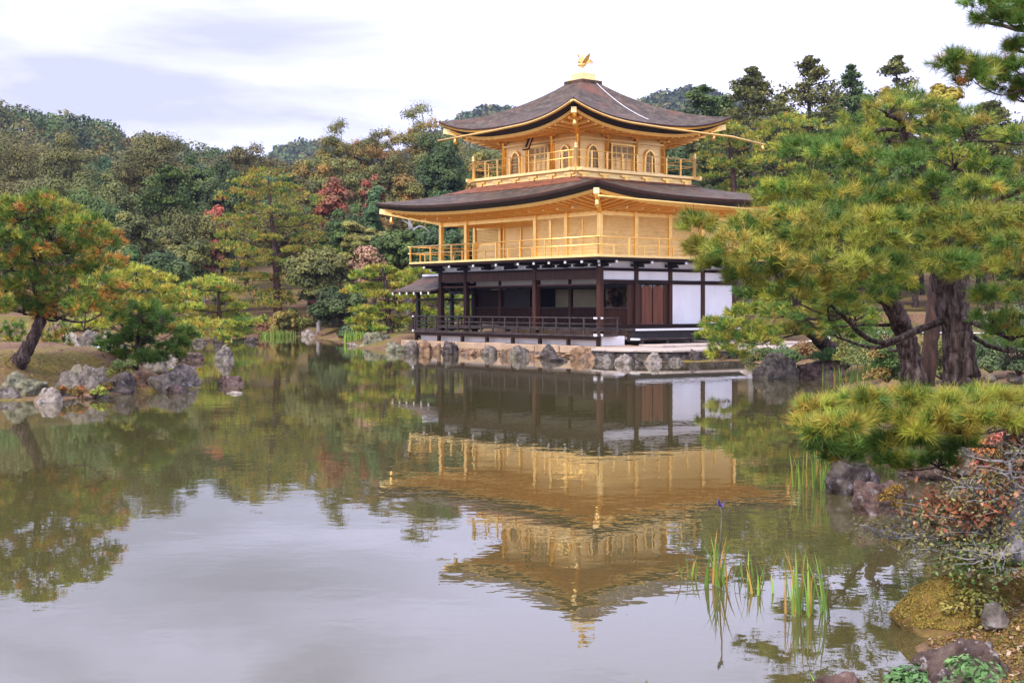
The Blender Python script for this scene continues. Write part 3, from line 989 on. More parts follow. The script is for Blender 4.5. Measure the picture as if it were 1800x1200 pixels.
# ---- first storey
s1 = pav
MB().box(-HX - PB + .04, HX + PB - .04, -HY - PB + .04, HY + PB - .04, 4.13, 4.235).build("deck_frame", M["wood"], s1)
for x in COLX:
    if x not in (-0.73, 3.70):
        col(x, -HY, .85, 4.12, M["wood_red"] if x > 1 else M["wood"], s1, .23)
for y in COLY[1:]:
    col(HX, y, .85, 4.12, M["wood_red"], s1, .21)
    col(-HX, y, .85, 4.12, M["wood"], s1, .21)
for x in COLX[1:-1]:
    col(x, HY, .85, 4.12, M["wood"], s1, .21)
for x in COLX:
    col(x, -2.125, 1.18, 4.12, M["wood_red"], s1, .17)
tie = MB()
for z0, z1 in ((3.70, 3.82), (3.14, 3.30)):
    tie.box(HX - .09, HX + .115, -HY + .12, HY + .1, z0, z1)
    tie.box(-HX - .115, -HX + .09, -HY + .12, HY + .1, z0, z1)
    tie.box(-HX + .1, HX - .1, HY - .09, HY + .113, z0, z1)
tie.box(HX - .09, HX + .113, -HY + .12, HY + .1, 1.19, 1.33)
tie.box(-HX + .1, HX - .1, -HY - .10, -HY + .09, 3.72, 3.82)
tie.build("tie_beam", M["wood"], s1)
MB().box(-HX - .05, HX - .115, -HY - .085, -HY + .085, 3.33, 3.715).build("great_beam", M["wood_red"], s1)
MB().box(-HX - .02, HX - .12, -HY - .03, -HY + .03, 3.06, 3.12).build("hanging_rail", M["wood_red"], s1)
MB().box(-HX + .1, HX - .1, -2.20, -2.03, 2.98, 3.16).build("inner_beam", M["wood_black"], s1)
# bracket blocks with white painted ends under the balcony
for (x, y, ux, uy) in [(x, -HY, 0, -1) for x in (-HX, -3.78, -1.85, -0.1, 1.52, 2.65, 3.70, 4.8)] + [(HX, y, 1, 0) for y in COLY[1:]] + [(-HX, y, -1, 0) for y in COLY[1:]] + [(HX, -HY, 1, 0), (HX, -HY, 0, -1), (HX, -HY, .76, -.76)]:
    br = empty("bracket", parent=s1)
    px_, py_ = uy, ux
    b = MB()
    b.bar((x, y, 3.92), (x + ux * .62, y + uy * .62, 3.92), .11, .11)
    b.bar((x, y, 4.06), (x + ux * 1.02, y + uy * 1.02, 4.06), .12, .12)
    b.bar((x + ux * .1 - px_ * .34, y + uy * .1 - py_ * .34, 3.95), (x + ux * .1 + px_ * .34, y + uy * .1 + py_ * .34, 3.95), .12, .12)
    b.build("arm", M["wood_black"], br)
    MB().bar((x + ux * .622, y + uy * .622, 3.92), (x + ux * .66, y + uy * .66, 3.92), .10, .10).build("end_cap", M["white_metal"], br)
    MB().bar((x + ux * 1.022, y + uy * 1.022, 4.06), (x + ux * 1.075, y + uy * 1.075, 4.06), .11, .11).build("end_cap", M["white_metal"], br)
# plaster
pl = MB()
for y0, y1 in zip(COLY[:-1], COLY[1:]):
    pl.box(HX - .05, HX + .03, y0 + .11, y1 - .11, 3.31, 3.69)
    pl.box(HX - .05, HX + .02, y0 + .13, y1 - .13, 3.83, 4.125)
    pl.box(-HX - .03, -HX + .05, y0 + .11, y1 - .11, 3.31, 3.69)
    pl.box(-HX - .02, -HX + .05, y0 + .13, y1 - .13, 3.83, 4.125)
    if y0 > -1:
        pl.box(HX - .05, HX + .025, y0 + .11, y1 - .11, 1.34, 3.13)
        pl.box(-HX - .025, -HX + .05, y0 + .11, y1 - .11, 1.2, 3.13)
for x0, x1 in zip(COLX[:-1], COLX[1:]):
    pl.box(x0 + .13, x1 - .13, -HY - .02, -HY + .05, 3.83, 4.125)
    pl.box(x0 + .13, x1 - .13, HY - .05, HY + .03, 1.2, 4.1)
pl.build("white_panels", M["plaster"], s1)
pl = MB()
for x0, x1 in zip(COLX[:-1], COLX[1:]):
    pl.box(x0 + .09, x1 - .09, -2.16, -2.10, 3.17, 3.95)
pl.build("inner_head_wall", M["plaster"], s1)
MB().box(-HX + .12, HX - .12, -HY + .1, HY - .12, 4.0, 4.06).build("ceiling", M["wood_black"], s1)
# room behind
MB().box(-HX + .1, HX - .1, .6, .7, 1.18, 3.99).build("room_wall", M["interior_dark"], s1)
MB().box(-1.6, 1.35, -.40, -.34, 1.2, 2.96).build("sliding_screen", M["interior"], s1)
for x0, x1 in ((1.75, 3.45), (3.85, 5.65)):
    MB().box(x0, x1, .53, .58, 1.3, 2.95).build("painted_screen", M["painting"], s1)
MB().box(HX - 2.2, HX - 2.14, -1.9, .4, 1.25, 2.95).build("painted_screen", M["painting"], s1)
# lattice half walls
def lattice(x0, y0, x1, y1, parent):
    root = empty("lattice_wall", parent=parent)
    a, b = Vector((x0, y0, 0)), Vector((x1, y1, 0))
    d = (b - a).normalized()
    L = (b - a).length
    m = MB()
    k = int(L / .115)
    for i in range(k + 1):
        p = a + d * (L * i / k)
        m.bar(p + Vector((0, 0, 1.26)), p + Vector((0, 0, 2.06)), .03, .03)
    for i in range(9):
        z = Vector((0, 0, 1.28 + .095 * i))
        m.bar(a + z, b + z, .022, .026)
    m.build("bars", M["wood_red"], root)
    m = MB()
    for z in (1.245, 2.075):
        m.bar(a + Vector((0, 0, z)), b + Vector((0, 0, z)), .06, .05)
    m.build("frame", M["wood_grey"], root)
    nrm = Vector((-d.y, d.x, 0)) * .04
    m = MB()
    m.poly([a + nrm + Vector((0, 0, 1.22)), b + nrm + Vector((0, 0, 1.22)), b + nrm + Vector((0, 0, 2.06)), a + nrm + Vector((0, 0, 2.06))], [(0, 1, 2, 3)])
    m.build("backing", M["wood"], root)


for x0, x1 in zip(COLX[:-1], COLX[1:]):
    lattice(x0 + .09, -2.15, x1 - .09, -2.15, s1)
lattice(HX - .02, -HY + .13, HX - .02, -2.125 - .42, s1)
MB().box(-HX + .1, -3.78, -2.04, -1.98, 2.08, 2.97).build("folding_door", M["wood"], s1)
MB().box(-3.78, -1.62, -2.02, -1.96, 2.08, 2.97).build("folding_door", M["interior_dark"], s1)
# the pair of arched panel doors in the east wall
dd = empty("double_door", parent=s1)
MB().box(HX - .06, HX + .01, -2.62, -1.78, 1.2, 3.13).build("jamb_board", M["wood_red"], dd)
MB().box(HX - .06, HX + .01, -.38, -.11, 1.2, 3.13).build("jamb_board", M["wood_red"], dd)
MB().box(HX - .10, HX - .03, -1.80, -.36, 1.22, 3.12).build("backing", M["wood"], dd)
for c, s in ((-1.44, 1), (-.74, 1)):
    lf = empty("door_leaf", parent=s1)
    n = 9
    outl = []
    wv, z0, z1 = .31, 1.28, 3.06
    for sgx, sgz, zc_ in ((1, -1, z0 + .2), (1, 1, z1 - .2), (-1, 1, z1 - .2), (-1, -1, z0 + .2)):
        for i in range(n):
            a = i / (n - 1) * math.pi / 2
            if sgx * sgz > 0:
                outl.append((sgx * (wv - .17 + .17 * math.cos(a)), zc_ + sgz * .2 * math.sin(a)))
            else:
                outl.append((sgx * (wv - .17 + .17 * math.sin(a)), zc_ + sgz * .2 * math.cos(a)))
    b = MB()
    m_ = len(outl)
    b.poly([(HX + .02, c + u, z) for u, z in outl] + [(HX - .03, c + u, z) for u, z in outl], [tuple(range(m_))] + [(i, m_ + i, m_ + (i + 1) % m_, (i + 1) % m_) for i in range(m_)])
    b.build("panel", M["wood_door"], lf)
    for zz, sg in ((1.24, 1), (3.10, -1)):
        for u in (-.335, .335):
            b = MB()
            su = 1 if u < 0 else -1
            b.poly([(HX + .005, c + u, zz), (HX + .005, c + u + su * .22, zz), (HX + .005, c + u + su * .12, zz + sg * .07), (HX + .005, c + u + su * .06, zz + sg * .14), (HX + .005, c + u + su * .03, zz + sg * .26), (HX + .005, c + u, zz + sg * .26)], [(0, 1, 2, 3, 4, 5)])
            b.build("corner_fitting", M["verdigris"], lf)
    b = MB()
    for u in (-.35, .35):
        b.box(HX - .03, HX + .028, c + u - .018, c + u + .018, 1.24, 3.10)
    b.build("stile", M["wood_red"], lf)
# floors, veranda, lower step
MB().box(-HX - .3, HX + .3, -HY - .12, HY + .3, 1.06, 1.175).build("floor", M["wood_grey"], s1)
v = empty("veranda", parent=s1)
MB().box(-HX - .75, HX + PB, -HY - PB, -HY - .13, .85, .93).build("deck", M["wood_grey"], v)
MB().box(-HX - .75, HX + PB - .002, -HY - PB + .05, -HY - PB + .16, .70, .849).build("edge_beam", M["wood"], v)
MB().box(HX + .31, HX + PB, -HY - .128, -HY - .02, .85, .93).build("deck", M["wood_grey"], v)
MB().box(HX + .301, HX + PB + .02, -3.25, HY + 1.1, 1.07, 1.165).build("east_deck", M["wood_grey"], v)
MB().box(HX + PB + .021, HX + PB + .06, -3.25, HY + 1.1, 1.08, 1.168).build("deck_edge", M["white_metal"], v)
MB().box(HX + .6, HX + PB - .1, -3.2, HY + 1.0, .60, 1.06).build("under_deck", M["wood_black"], v)
lst = MB()
lst.box(HX + PB - .05, HX + 1.62, -3.40, HY + 1.0, .69, .76)
lst.build("lower_step", M["wood_grey"], v)
MB().box(HX + PB - .02, HX + 1.625, -3.52, -3.401, .685, .765).build("step_end", M["white_metal"], v)
for y in np.arange(-3.2, HY + 1, 1.55):
    MB().cbox(HX + 1.5, y, .56, .12, .12, .27).build("step_leg", M["wood_grey"], v)
for x in np.linspace(-HX - .65, HX + PB - .1, 8):
    MB().cbox(x, -HY - PB + .1, .63, .14, .14, .44).build("deck_post", M["wood"], v)
MB().cbox(HX + PB - .1, -HY - PB + .1, .84, .10, .10, .12).build("post_band", M["white_metal"], v)
railing("veranda_railing", [(-HX - .71, -HY - PB + .05), (HX + PB - .05, -HY - PB + .05), (HX + PB - .05, -HY - .02)], .93, (.71, .46, .27), M["wood_grey"], None, .065, .91, pav, round_rail=.032, ends=.10)
for (x, y) in ((-HX - .85, -HY - PB + .05), (HX + PB - .22, -HY - PB + .02), (HX + PB - .02, -HY - PB + .22), (HX + PB - .02, -HY - PB - .12)):
    MB().cbox(x, y, 1.64, .09, .09, .08).build("rail_cap", M["white_metal"], v)
    MB().cbox(x, y, .92, .09, .09, .10).build("rail_cap", M["white_metal"], v)
MB().box(-HX - .7, HX + PB - .25, -HY - PB + .42, -HY - PB + .50, .45, .86).build("plinth_wall", M["plaster"], s1)
MB().box(HX + PB - .34, HX + PB - .251, -HY - PB + .42, -HY + .6, .45, .86).build("plinth_wall", M["plaster"], s1)

# ---- the roofed fishing deck on the west side
sp = empty("fishing_deck", parent=pav)
PX0, PX1, PY0, PY1 = -HX - 2.6, -HX, -3.85, -1.70
MB().box(PX0 - .35, PX1 - .32, PY0 - .35, PY1 + .35, .92, 1.0).build("deck", M["wood_grey"], sp)
for x in (PX0, PX0 + 1.9):
    for y in (PY0, PY1):
        MB().cbox(x, y, 1.62, .17, .17, 2.5).build("post", M["wood_black"], sp)
bm_ = MB()
for y in (PY0, PY1):
    bm_.box(PX0 - .2, PX1 - .12, y - .07, y + .07, 2.42, 2.54)
    bm_.box(PX0 - .2, PX1 - .12, y - .08, y + .08, 2.78, 2.92)
bm_.box(PX0 - .07, PX0 + .07, PY0 + .08, PY1 - .08, 2.43, 2.53)
bm_.build("tie_beam", M["wood_black"], sp)
rr_ = MB()
cy = (PY0 + PY1) / 2
nseg = 8
half = cy - (PY0 - 1.0)
for sgn in (-1, 1):
    prof = []
    for i in range(nseg + 1):
        s = i / nseg
        prof.append((cy + sgn * half * (1 - s), 2.93 + .80 * (.55 * s + .45 * s * s)))
    for i in range(nseg):
        (ya, za), (yb, zb) = prof[i], prof[i + 1]
        x0, x1 = PX0 - 1.0, PX1 + .9
        x1 = PX1 - .12
        p = [(x0, ya, za), (x1, ya, za), (x1, yb, zb), (x0, yb, zb), (x0, ya, za - .09), (x1, ya, za - .09), (x1, yb, zb - .09), (x0, yb, zb - .09)]
        rr_.poly(p, [(0, 1, 2, 3) if sgn < 0 else (3, 2, 1, 0), (7, 6, 5, 4) if sgn < 0 else (4, 5, 6, 7), (0, 3, 7, 4), (1, 5, 6, 2)] + ([(0, 4, 5, 1)] if i == 0 else []))
rr_.build("roof", M["shingle"], sp)
MB().box(PX0 - 1.0, PX1 - .12, cy - .13, cy + .13, 3.70, 3.81).build("ridge_cap", M["white_metal"], sp)
for y in (PY0 - .95, PY1 + .95):
    for x in np.linspace(PX0 - .9, PX1 - .3, 6):
        MB().bar((x, y, 2.80), (x, y + (.9 if y < cy else -.9), 3.02), .08, .10).build("rafter", M["wood"], sp)
        MB().cbox(x, y + (-.03 if y < cy else .03), 2.79, .085, .05, .13).build("rafter_cap", M["white_metal"], sp)
railing("deck_railing", [(PX1 - .4, PY1 + .2), (PX0 - .2, PY1 + .2), (PX0 - .2, PY0 - .2)], 1.0, (.62, .38, .2), M["wood_black"], None, .06, .8, pav, round_rail=.03)
for x in (PX0, PX0 + 1.9):
    for y in (PY0, PY1):
        MB().cbox(x, y, .2, .15, .15, 1.5).build("stilt", M["wood_black"], sp)

# ---- the bird on the roof peak
bird = empty("bird_statue", bw(0, 0, 13.44), TH, "small gilded bird statue with raised wings standing on the roof peak", "statue")
body = MB()
body.tube([(0, -.30, .44), (0, -.22, .42), (0, -.05, .44), (0, .12, .50), (0, .24, .56)], [.03, .11, .13, .09, .03], 10)
body.tube([(0, -.20, .46), (0, -.27, .60), (0, -.24, .74), (0, -.28, .86), (0, -.34, .90)], [.07, .05, .035, .04, .03], 8)
body.tube([(0, -.34, .90), (0, -.43, .86)], [.03, .006], 6)
body.tube([(0, -.28, .90), (0, -.24, 1.0), (0, -.29, 1.03)], [.012, .016, .006], 6)
body.build("body", M["gold"], bird, True)
for sx in (-1, 1):
    wg = MB()
    op = [(0, -.18, .50), (0, -.10, .66), (0, .04, .86), (0, .22, 1.02), (0, .24, .86), (0, .20, .70), (0, .14, .58), (0, .06, .50)]
    p = [(sx * (.08 + .30 * (z - .45)), y, z) for _, y, z in op]
    wg.poly(p + [(x + sx * .025, y, z) for x, y, z in p], [tuple(range(8)), tuple(range(15, 7, -1))] + [(i, 8 + i, 8 + (i + 1) % 8, (i + 1) % 8) for i in range(8)])
    wg.build("wing", M["gold"], bird)
    MB().tube([(sx * .06, -.04, .36), (sx * .06, .02, .18), (sx * .06, -.02, 0.01)], [.03, .018, .02], 6).build("leg", M["gold"], bird)
for i, (dx, zz, ln) in enumerate([(-.16, .72, .34), (-.08, .80, .42), (0, .74, .5), (.08, .64, .46), (.16, .54, .38)]):
    MB().tube([(0, .20, .54), (dx * .6, .20 + ln * .5, .58 + (zz - .55) * .9), (dx * 1.3, .22 + ln, zz - .12)], [.03, .035, .008], 6).build("tail_feather", M["gold"], bird)

# ---------------------------------------------------------------- stone base of the pavilion
def prism(pts, z0, z1):
    m = MB()
    n = len(pts)
    m.poly([(x, y, z0) for x, y in pts] + [(x, y, z1) for x, y in pts], [tuple(range(n - 1, -1, -1)), tuple(range(n, 2 * n))] + [(i, (i + 1) % n, n + (i + 1) % n, n + i) for i in range(n)])
    return m


emb = empty("stone_embankment", bw(0, 0, 0), TH, "tan stone slab embankment along the water below the dark veranda", "embankment")
prism([(-6.2, -6.15), (8.9, -6.15), (8.9, -5.2), (8.2, -4.6), (8.2, 8), (-7.5, 8), (-7.5, -5.6)], -.6, .44).build("fill", M["slab"], emb, bevel=.02)
rs = random.Random(4)
x = -4.6
while x < 8.6:                                       # facing slabs, each a little different
    wd = rs.uniform(1.3, 2.3)
    MB().box(x + .015, min(x + wd, 9.0) - .015, -6.30 - rs.uniform(.0, .09), -6.16, .16 + rs.uniform(-.02, .02), .47 + rs.uniform(-.02, .03)).build("facing_slab", M["slab"], emb, bevel=.025)
    x += wd
land = empty("landing_platform", bw(0, 0, 0), TH, "pale stone landing beside the east step of the pavilion", "landing")
LP = [(9.1, -7.6), (10.5, -7.9), (12.4, -6.4), (12.9, -2.0), (13.2, 3.5), (9.6, 5.5), (9.4, -2), (8.5, -4.6)]
prism(LP, -.3, .36).build("foundation", M["rock_dark"], land)
prism([(x * 1.0 + (.06 if x > 10 else 0), y - (.06 if y < -5 else 0)) for x, y in LP], .361, .455).build("paving", M["slab_pale"], land, bevel=.02)
prism([(8.25, -4.2), (9.9, -4.4), (10.3, 5.0), (8.25, 5.0)], .456, .54).build("upper_paving", M["slab_pale"], land, bevel=.02)

# ---------------------------------------------------------------- rocks
def rock(px, pyb, wpx, hpx, mat, label, name="rock", zb=0.0, seed=None, ang=0.0, deep=0.75, rough=1.0, sharp=0.0, Y=None, group=None, cat="rock"):
    """a boulder whose foot stands at pixel (px, pyb), wpx wide and hpx tall in the photograph"""
    p = on(px, pyb, zb) if Y is None else at(px, pyb, Y)
    k = p.y / F_PX
    wx, hz = wpx * k / 2, hpx * k
    seed = seed if seed is not None else int(px * 7 + pyb * 13)
    bm = bmesh.new()
    bmesh.ops.create_icosphere(bm, subdivisions=5 if wpx > 60 else 4, radius=1.0)
    off = Vector((seed * 1.37 % 91, seed * 2.11 % 73, seed * 0.71 % 57))
    rr = random.Random(seed)
    planes = [(Vector((rr.uniform(-1, 1), rr.uniform(-1, 1), rr.uniform(-.2, 1))).normalized(), rr.uniform(.68, .9)) for _ in range(9)]
    for v in bm.verts:
        d = v.co.normalized()
        r = 1.0
        for pn, ph in planes:                        # cut flat facets
            dd = d.dot(pn)
            if dd > 1e-3:
                r = min(r, ph / dd * (1 - .0) + .0)
        r = max(r, .55)
        r *= 1 + rough * (.30 * mnoise.noise(d * 1.2 + off) + .12 * mnoise.noise(d * 2.7 + off) + .055 * mnoise.noise(d * 6.0 + off) + .03 * mnoise.noise(d * 15.0 + off))
        cr_ = 1 - min(1.0, abs(mnoise.noise(d * 1.9 + off * 1.7)) * 7)
        r *= 1 - .11 * rough * cr_ - .05 * rough * (1 - min(1.0, abs(mnoise.noise(d * 4.3 - off)) * 6))   # cracks
        q = d * r
        if sharp and q.z > 0:
            f = 1 - sharp * q.z
            q.x *= f
            q.y *= f
        v.co = q
    for v in bm.verts:
        if v.co.z > 0:                               # shoulders rather than a bullet
            v.co.x *= 1 + .25 * min(1, v.co.z)
            v.co.y *= 1 + .25 * min(1, v.co.z)
    mxz = max(v.co.z for v in bm.verts)
    x0 = min(v.co.x for v in bm.verts if v.co.z > -.1)
    x1 = max(v.co.x for v in bm.verts if v.co.z > -.1)
    for v in bm.verts:
        v.co.x = ((v.co.x - x0) / (x1 - x0) * 2 - 1) * wx
        v.co.y *= 2 * wx * deep / (x1 - x0)
        v.co.z = (v.co.z / mxz) * hz if v.co.z > 0 else v.co.z * min(hz, wx) * .45
    me = bpy.data.meshes.new(name)
    bm.to_mesh(me)
    bm.free()
    me.polygons.foreach_set("use_smooth", [True] * len(me.polygons))
    me.materials.append(M[mat])
    o = bpy.data.objects.new(name, me)
    C.objects.link(o)
    o.location = (p.x, p.y + wx * deep * .62, p.z - .015 * hz)
    o.rotation_euler = (0, 0, ang)
    return tag(o, label, cat, group)


def leaf_tuft(name, parent, pts, r, n, size, pal, seed, needle=False):
    """a cushion of moss or small leaves as a part or sub-part; pts in the parent's coordinates"""
    rng = np.random.default_rng(seed)
    L = Leaves()
    for (x, y, z) in pts:
        d = sphere_dirs(rng, n, -.1)
        P = np.array([x, y, z]) + d * np.array(r) * rng.uniform(.7, 1.0, (n, 1))
        pc = np.array(pal)[rng.integers(0, len(pal), n)] * rng.uniform(.7, 1.3, (n, 1))
        add_leaves(L, rng, P, d + np.array([0, 0, .4]), size, pc)
    return L.build(name, M["leaf"], parent)


RK = [
    # island shore, from the photo's left edge to the island's tip
    (30, 699, 78, 42, "rock_green", "pale green lichened boulder at the left end of the island shore"),
    (80, 708, 44, 25, "rock_pale", "low pale rock standing in the water before the island's green boulder"),
    (131, 695, 90, 50, "rock_grey", "broad domed grey boulder above the orange ferns on the island"),
    (148, 701, 27, 10, "rock_warm", "small flat brown rock in the water before the domed grey boulder"),
    (203, 692, 50, 35, "rock_dark", "dark square boulder right of the yellow fern on the island shore"),
    (172, 700, 30, 11, "rock_grey", "flat grey stone below the yellow green fern of the island"),
    (226, 690, 22, 11, "rock_warm", "small brown stone under the yellow brown fern of the island"),
    (64, 697, 24, 18, "rock_dark", "dark wedge of rock between the green boulder and the domed grey one"),
    (8, 702, 40, 20, "rock_grey", "grey rock at the left picture edge below the pale green boulder"),
    (108, 699, 34, 16, "rock_dark", "dark wet stone under the left end of the domed grey boulder"),
    (158, 692, 30, 22, "rock_grey", "grey block wedged between the domed boulder and the yellow green fern"),
    (270, 684, 30, 22, "rock_dark", "dark stone wedged left of the large grey boulder near the tip"),
    (306, 690, 30, 13, "rock_purple", "brownish flat stone in front of the large grey boulder near the tip"),
    (332, 676, 30, 22, "rock_grey", "grey stone filling the gap at the right end of the island shore"),
    (826, 624, 30, 12, "rock_warm", "low brown stone between the leaning dark rock and the first grey rock"),
    (940, 629, 24, 11, "rock_warm", "low tan stone left of the tallest dark rock"),
    (1060, 636, 30, 14, "rock_grey", "low grey stone under the landing's left corner"),
    (1122, 640, 20, 9, "rock_dark", "small dark stone between the two pale rocks below the landing"),
    (1188, 638, 26, 11, "rock_grey", "low grey stone between the right pale rock and the dark squarish one"),
    (243, 684, 36, 33, "rock_warm", "tilted brown boulder between the two dark grey ones on the island"),
    (254, 687, 20, 12, "rock_warm", "small tan stone at the water below the tilted brown boulder"),
    (290, 688, 64, 34, "rock_grey", "large grey boulder with a dark face near the island's tip"),
    (315, 677, 54, 35, "rock_pale", "pale topped boulder at the tip of the island"),
    (343, 672, 16, 9, "rock_pale", "little pointed stone off the tip of the island"),
    (322, 684, 34, 11, "rock_grey", "low flat rubble stone at the foot of the island's tip"),
    (333, 633, 48, 14, "rock_purple", "low pinkish rock in open water behind the island's tip"),
    (300, 633, 26, 17, "rock_pale", "pale rock half hidden behind the island's green bush"),
    (393, 634, 36, 29, "rock_grey", "tall pointed grey rock standing alone in the pond"),
    (404, 677, 46, 18, "rock_purple", "low peaked rock alone in the water right of the island"),
    (412, 692, 30, 5, "rock_pale", "thin flat stone barely above the water below the peaked rock"),
    (163, 629, 32, 15, "rock_purple", "brown rock behind the island that the duck sits on"),
    (180, 633, 34, 7, "rock_pale", "flat pale stones lying beside the duck's rock"),
    (122, 603, 32, 20, "rock_pale", "rounded pale rock at the left of the far rocks behind the island"),
    (156, 604, 42, 25, "rock_grey", "long grey rock in the middle of the far rocks behind the island"),
    (186, 604, 30, 23, "rock_pale", "bright cream rock at the right of the far rocks behind the island"),
    (215, 600, 34, 16, "rock_grey", "grey rock on the far bank partly behind the green bush"),
    (349, 604, 26, 11, "rock_grey", "low grey rock under the bright yellow green pine"),
    (384, 602, 22, 20, "rock_dark", "upright dark rock in the shadow of the green layered pine"),
    (440, 601, 26, 9, "rock_dark", "dark rock just breaking the water in mid pond"),
    (543, 592, 32, 14, "rock_pale", "pale rock with a flat top on the far shore right of the reeds"),
    (560, 593, 14, 8, "rock_warm", "small brown stone right of the flat topped far shore rock"),
    (412, 589, 14, 7, "rock_grey", "first small stone of the far shore row right of the green pine"),
    (424, 588, 14, 7, "rock_pale", "second small stone of the far shore row right of the green pine"),
    (657, 609, 62, 26, "rock_green", "broad lichened boulder at the foot of the pine beside the pavilion"),
    (620, 608, 20, 6, "rock_pale", "flat white stone left of the broad lichened boulder"),
    (697, 618, 40, 18, "rock_green", "rounded green boulder by the fishing deck"),
    (722, 620, 28, 24, "rock_grey", "rough grey rock under the corner of the veranda"),
    (746, 620, 30, 23, "rock_warm", "rounded tan boulder at the left end of the embankment"),
    (766, 619, 18, 17, "rock_warm", "small orange stone between the tan boulder and the leaning rock"),
    (791, 623, 27, 30, "rock_dark", "leaning dark rock at the left end of the white plinth"),
    (860, 624, 26, 22, "rock_grey", "first grey rock against the tan slab wall"),
    (893, 627, 26, 19, "rock_warm", "brown rock at the left of the pair before the slab wall"),
    (913, 628, 32, 28, "rock_grey", "tall grey rock at the right of the pair before the slab wall"),
    (965, 629, 30, 31, "rock_dark", "tallest dark rock in front of the tan slab wall"),
    (982, 635, 30, 14, "rock_dark", "low dark rock at the foot of the tallest dark rock"),
    (1022, 630, 38, 28, "rock_warm", "broad orange brown rock before the right end of the slab wall"),
    (1034, 634, 28, 18, "rock_warm", "lower brown rock beside the landing corner"),
    (1096, 640, 34, 19, "rock_pale", "pale rock in the water below the left part of the landing"),
    (1149, 639, 33, 20, "rock_pale", "pale rock in the water below the middle of the landing"),
    (1220, 635, 30, 22, "rock_dark", "dark squarish rock at the right end of the landing"),
    (1320, 632, 54, 29, "rock_pale", "white speckled boulder below the white gravel strip"),
    (1350, 628, 16, 15, "rock_pale", "small pale stone right of the white speckled boulder"),
    (1371, 627, 34, 24, "rock_green", "dark green mossy boulder right of the white speckled one"),
    (1424, 624, 26, 16, "rock_grey", "blue grey rock at the foot of the leaning pine"),
    (1367, 665, 84, 46, "rock_grey", "large grey boulder at the water on the right bank"),
    (1450, 665, 104, 36, "rock_purple", "long purple brown boulder beside the large grey one"),
    (1506, 870, 104, 72, "rock_dark", "big dark boulder standing in the inlet under the pine branch"),
    (1553, 905, 102, 62, "rock_purple", "brown boulder with orange moss in front of the big dark one"),
    (1638, 843, 104, 36, "rock_purple", "low purple rock at the back of the inlet"),
    (1700, 838, 70, 66, "rock_grey", "upright grey rock at the right of the inlet"),
    (1708, 1218, 180, 88, "rock_veined", "purple rock with white veins at the bottom right corner"),
    (1487, 1228, 104, 40, "rock_purple", "purple rock cut by the lower edge of the picture"),
]
rock_by = {}
for (px, pb, wv, hv, mt, lb) in RK:
    if 775 < px < 1050:
        hv *= .80
        wv *= 1.12
    if px < 350 and pb > 640:
        hv *= 1.12
        wv *= 1.18
    rock_by[lb] = rock(px, pb, wv, hv, mt, lb, ang=0, sharp=.35 if "pointed" in lb or "peaked" in lb else 0.0)
rock(128, 627, 46, 31, "rock_pale", "white peaked rock at the back edge of the island lawn", zb=.25, sharp=.3)
rock(110, 621, 46, 24, "rock_green", "grey green slab leaning behind the white peaked rock", zb=.25)
rock(272, 653, 44, 28, "rock_grey", "grey upright rock under the island's green bush", zb=.12)
rock(22, 600, 34, 20, "rock_purple", "purple rock far behind the island pine's trunk", zb=.2)
rock(1752, 1096, 50, 38, "rock_grey", "smooth grey stone set in the mossy bank", Y=8.75)
rock(1785, 668, 26, 14, "rock_pale", "pale stone on the ground right of the thick pine trunk", zb=.8)
rock(1742, 668, 20, 11, "rock_pale", "small white stone close to the thick pine trunk", zb=.8)
o = rock_by["brown boulder with orange moss in front of the big dark one"]
leaf_tuft("moss", o, [(.06, -.22, .24), (.12, -.18, .27), (0.0, -.24, .18), (.15, -.2, .12)], (.10, .05, .07), 260, .013, [(.22, .12, .02), (.28, .15, .03), (.12, .11, .02)], 3)

# rubble at the foot of the slab wall: a course of stones nobody would count
rb = MB()
rs = random.Random(9)
bm = bmesh.new()
for i in range(150):
    x = -5 + 13.8 * rs.random()
    mtx = bmesh.ops.create_icosphere(bm, subdivisions=2, radius=1.0)["verts"]
    sx, sy, sz = rs.uniform(.08, .22), rs.uniform(.08, .16), rs.uniform(.05, .11)
    c = bw(x, -6.46 + rs.uniform(-.14, .1), rs.uniform(-.02, .12))
    of = Vector((rs.uniform(0, 50), rs.uniform(0, 50), 0))
    for v in mtx:
        d = v.co.copy()
        d *= 1 + .35 * mnoise.noise(d * 1.4 + of)
        v.co = Vector((d.x * sx, d.y * sy, d.z * sz)) + c
me = bpy.data.meshes.new("rubble")
bm.to_mesh(me)
bm.free()
me.materials.append(M["rock_warm"])
o = bpy.data.objects.new("rubble", me)
C.objects.link(o)
tag(o, "small rubble stones along the waterline below the tan slab wall", "rubble", kind="stuff")

# mossy knoll at the lower right
kn = rock(1694, 1116, 220, 92, "rock_moss", "mound of golden brown moss overhanging the water at lower right", name="mossy_mound", deep=.8, rough=.45, seed=7, cat="mossy mound")
rng0 = np.random.default_rng(77)
kn2 = rock(1800, 1122, 150, 96, "rock_moss", "second mound of brown moss behind the smooth grey stone at the right edge", name="mossy_mound", deep=.9, rough=.5, cat="mossy mound", seed=19, Y=9.3)


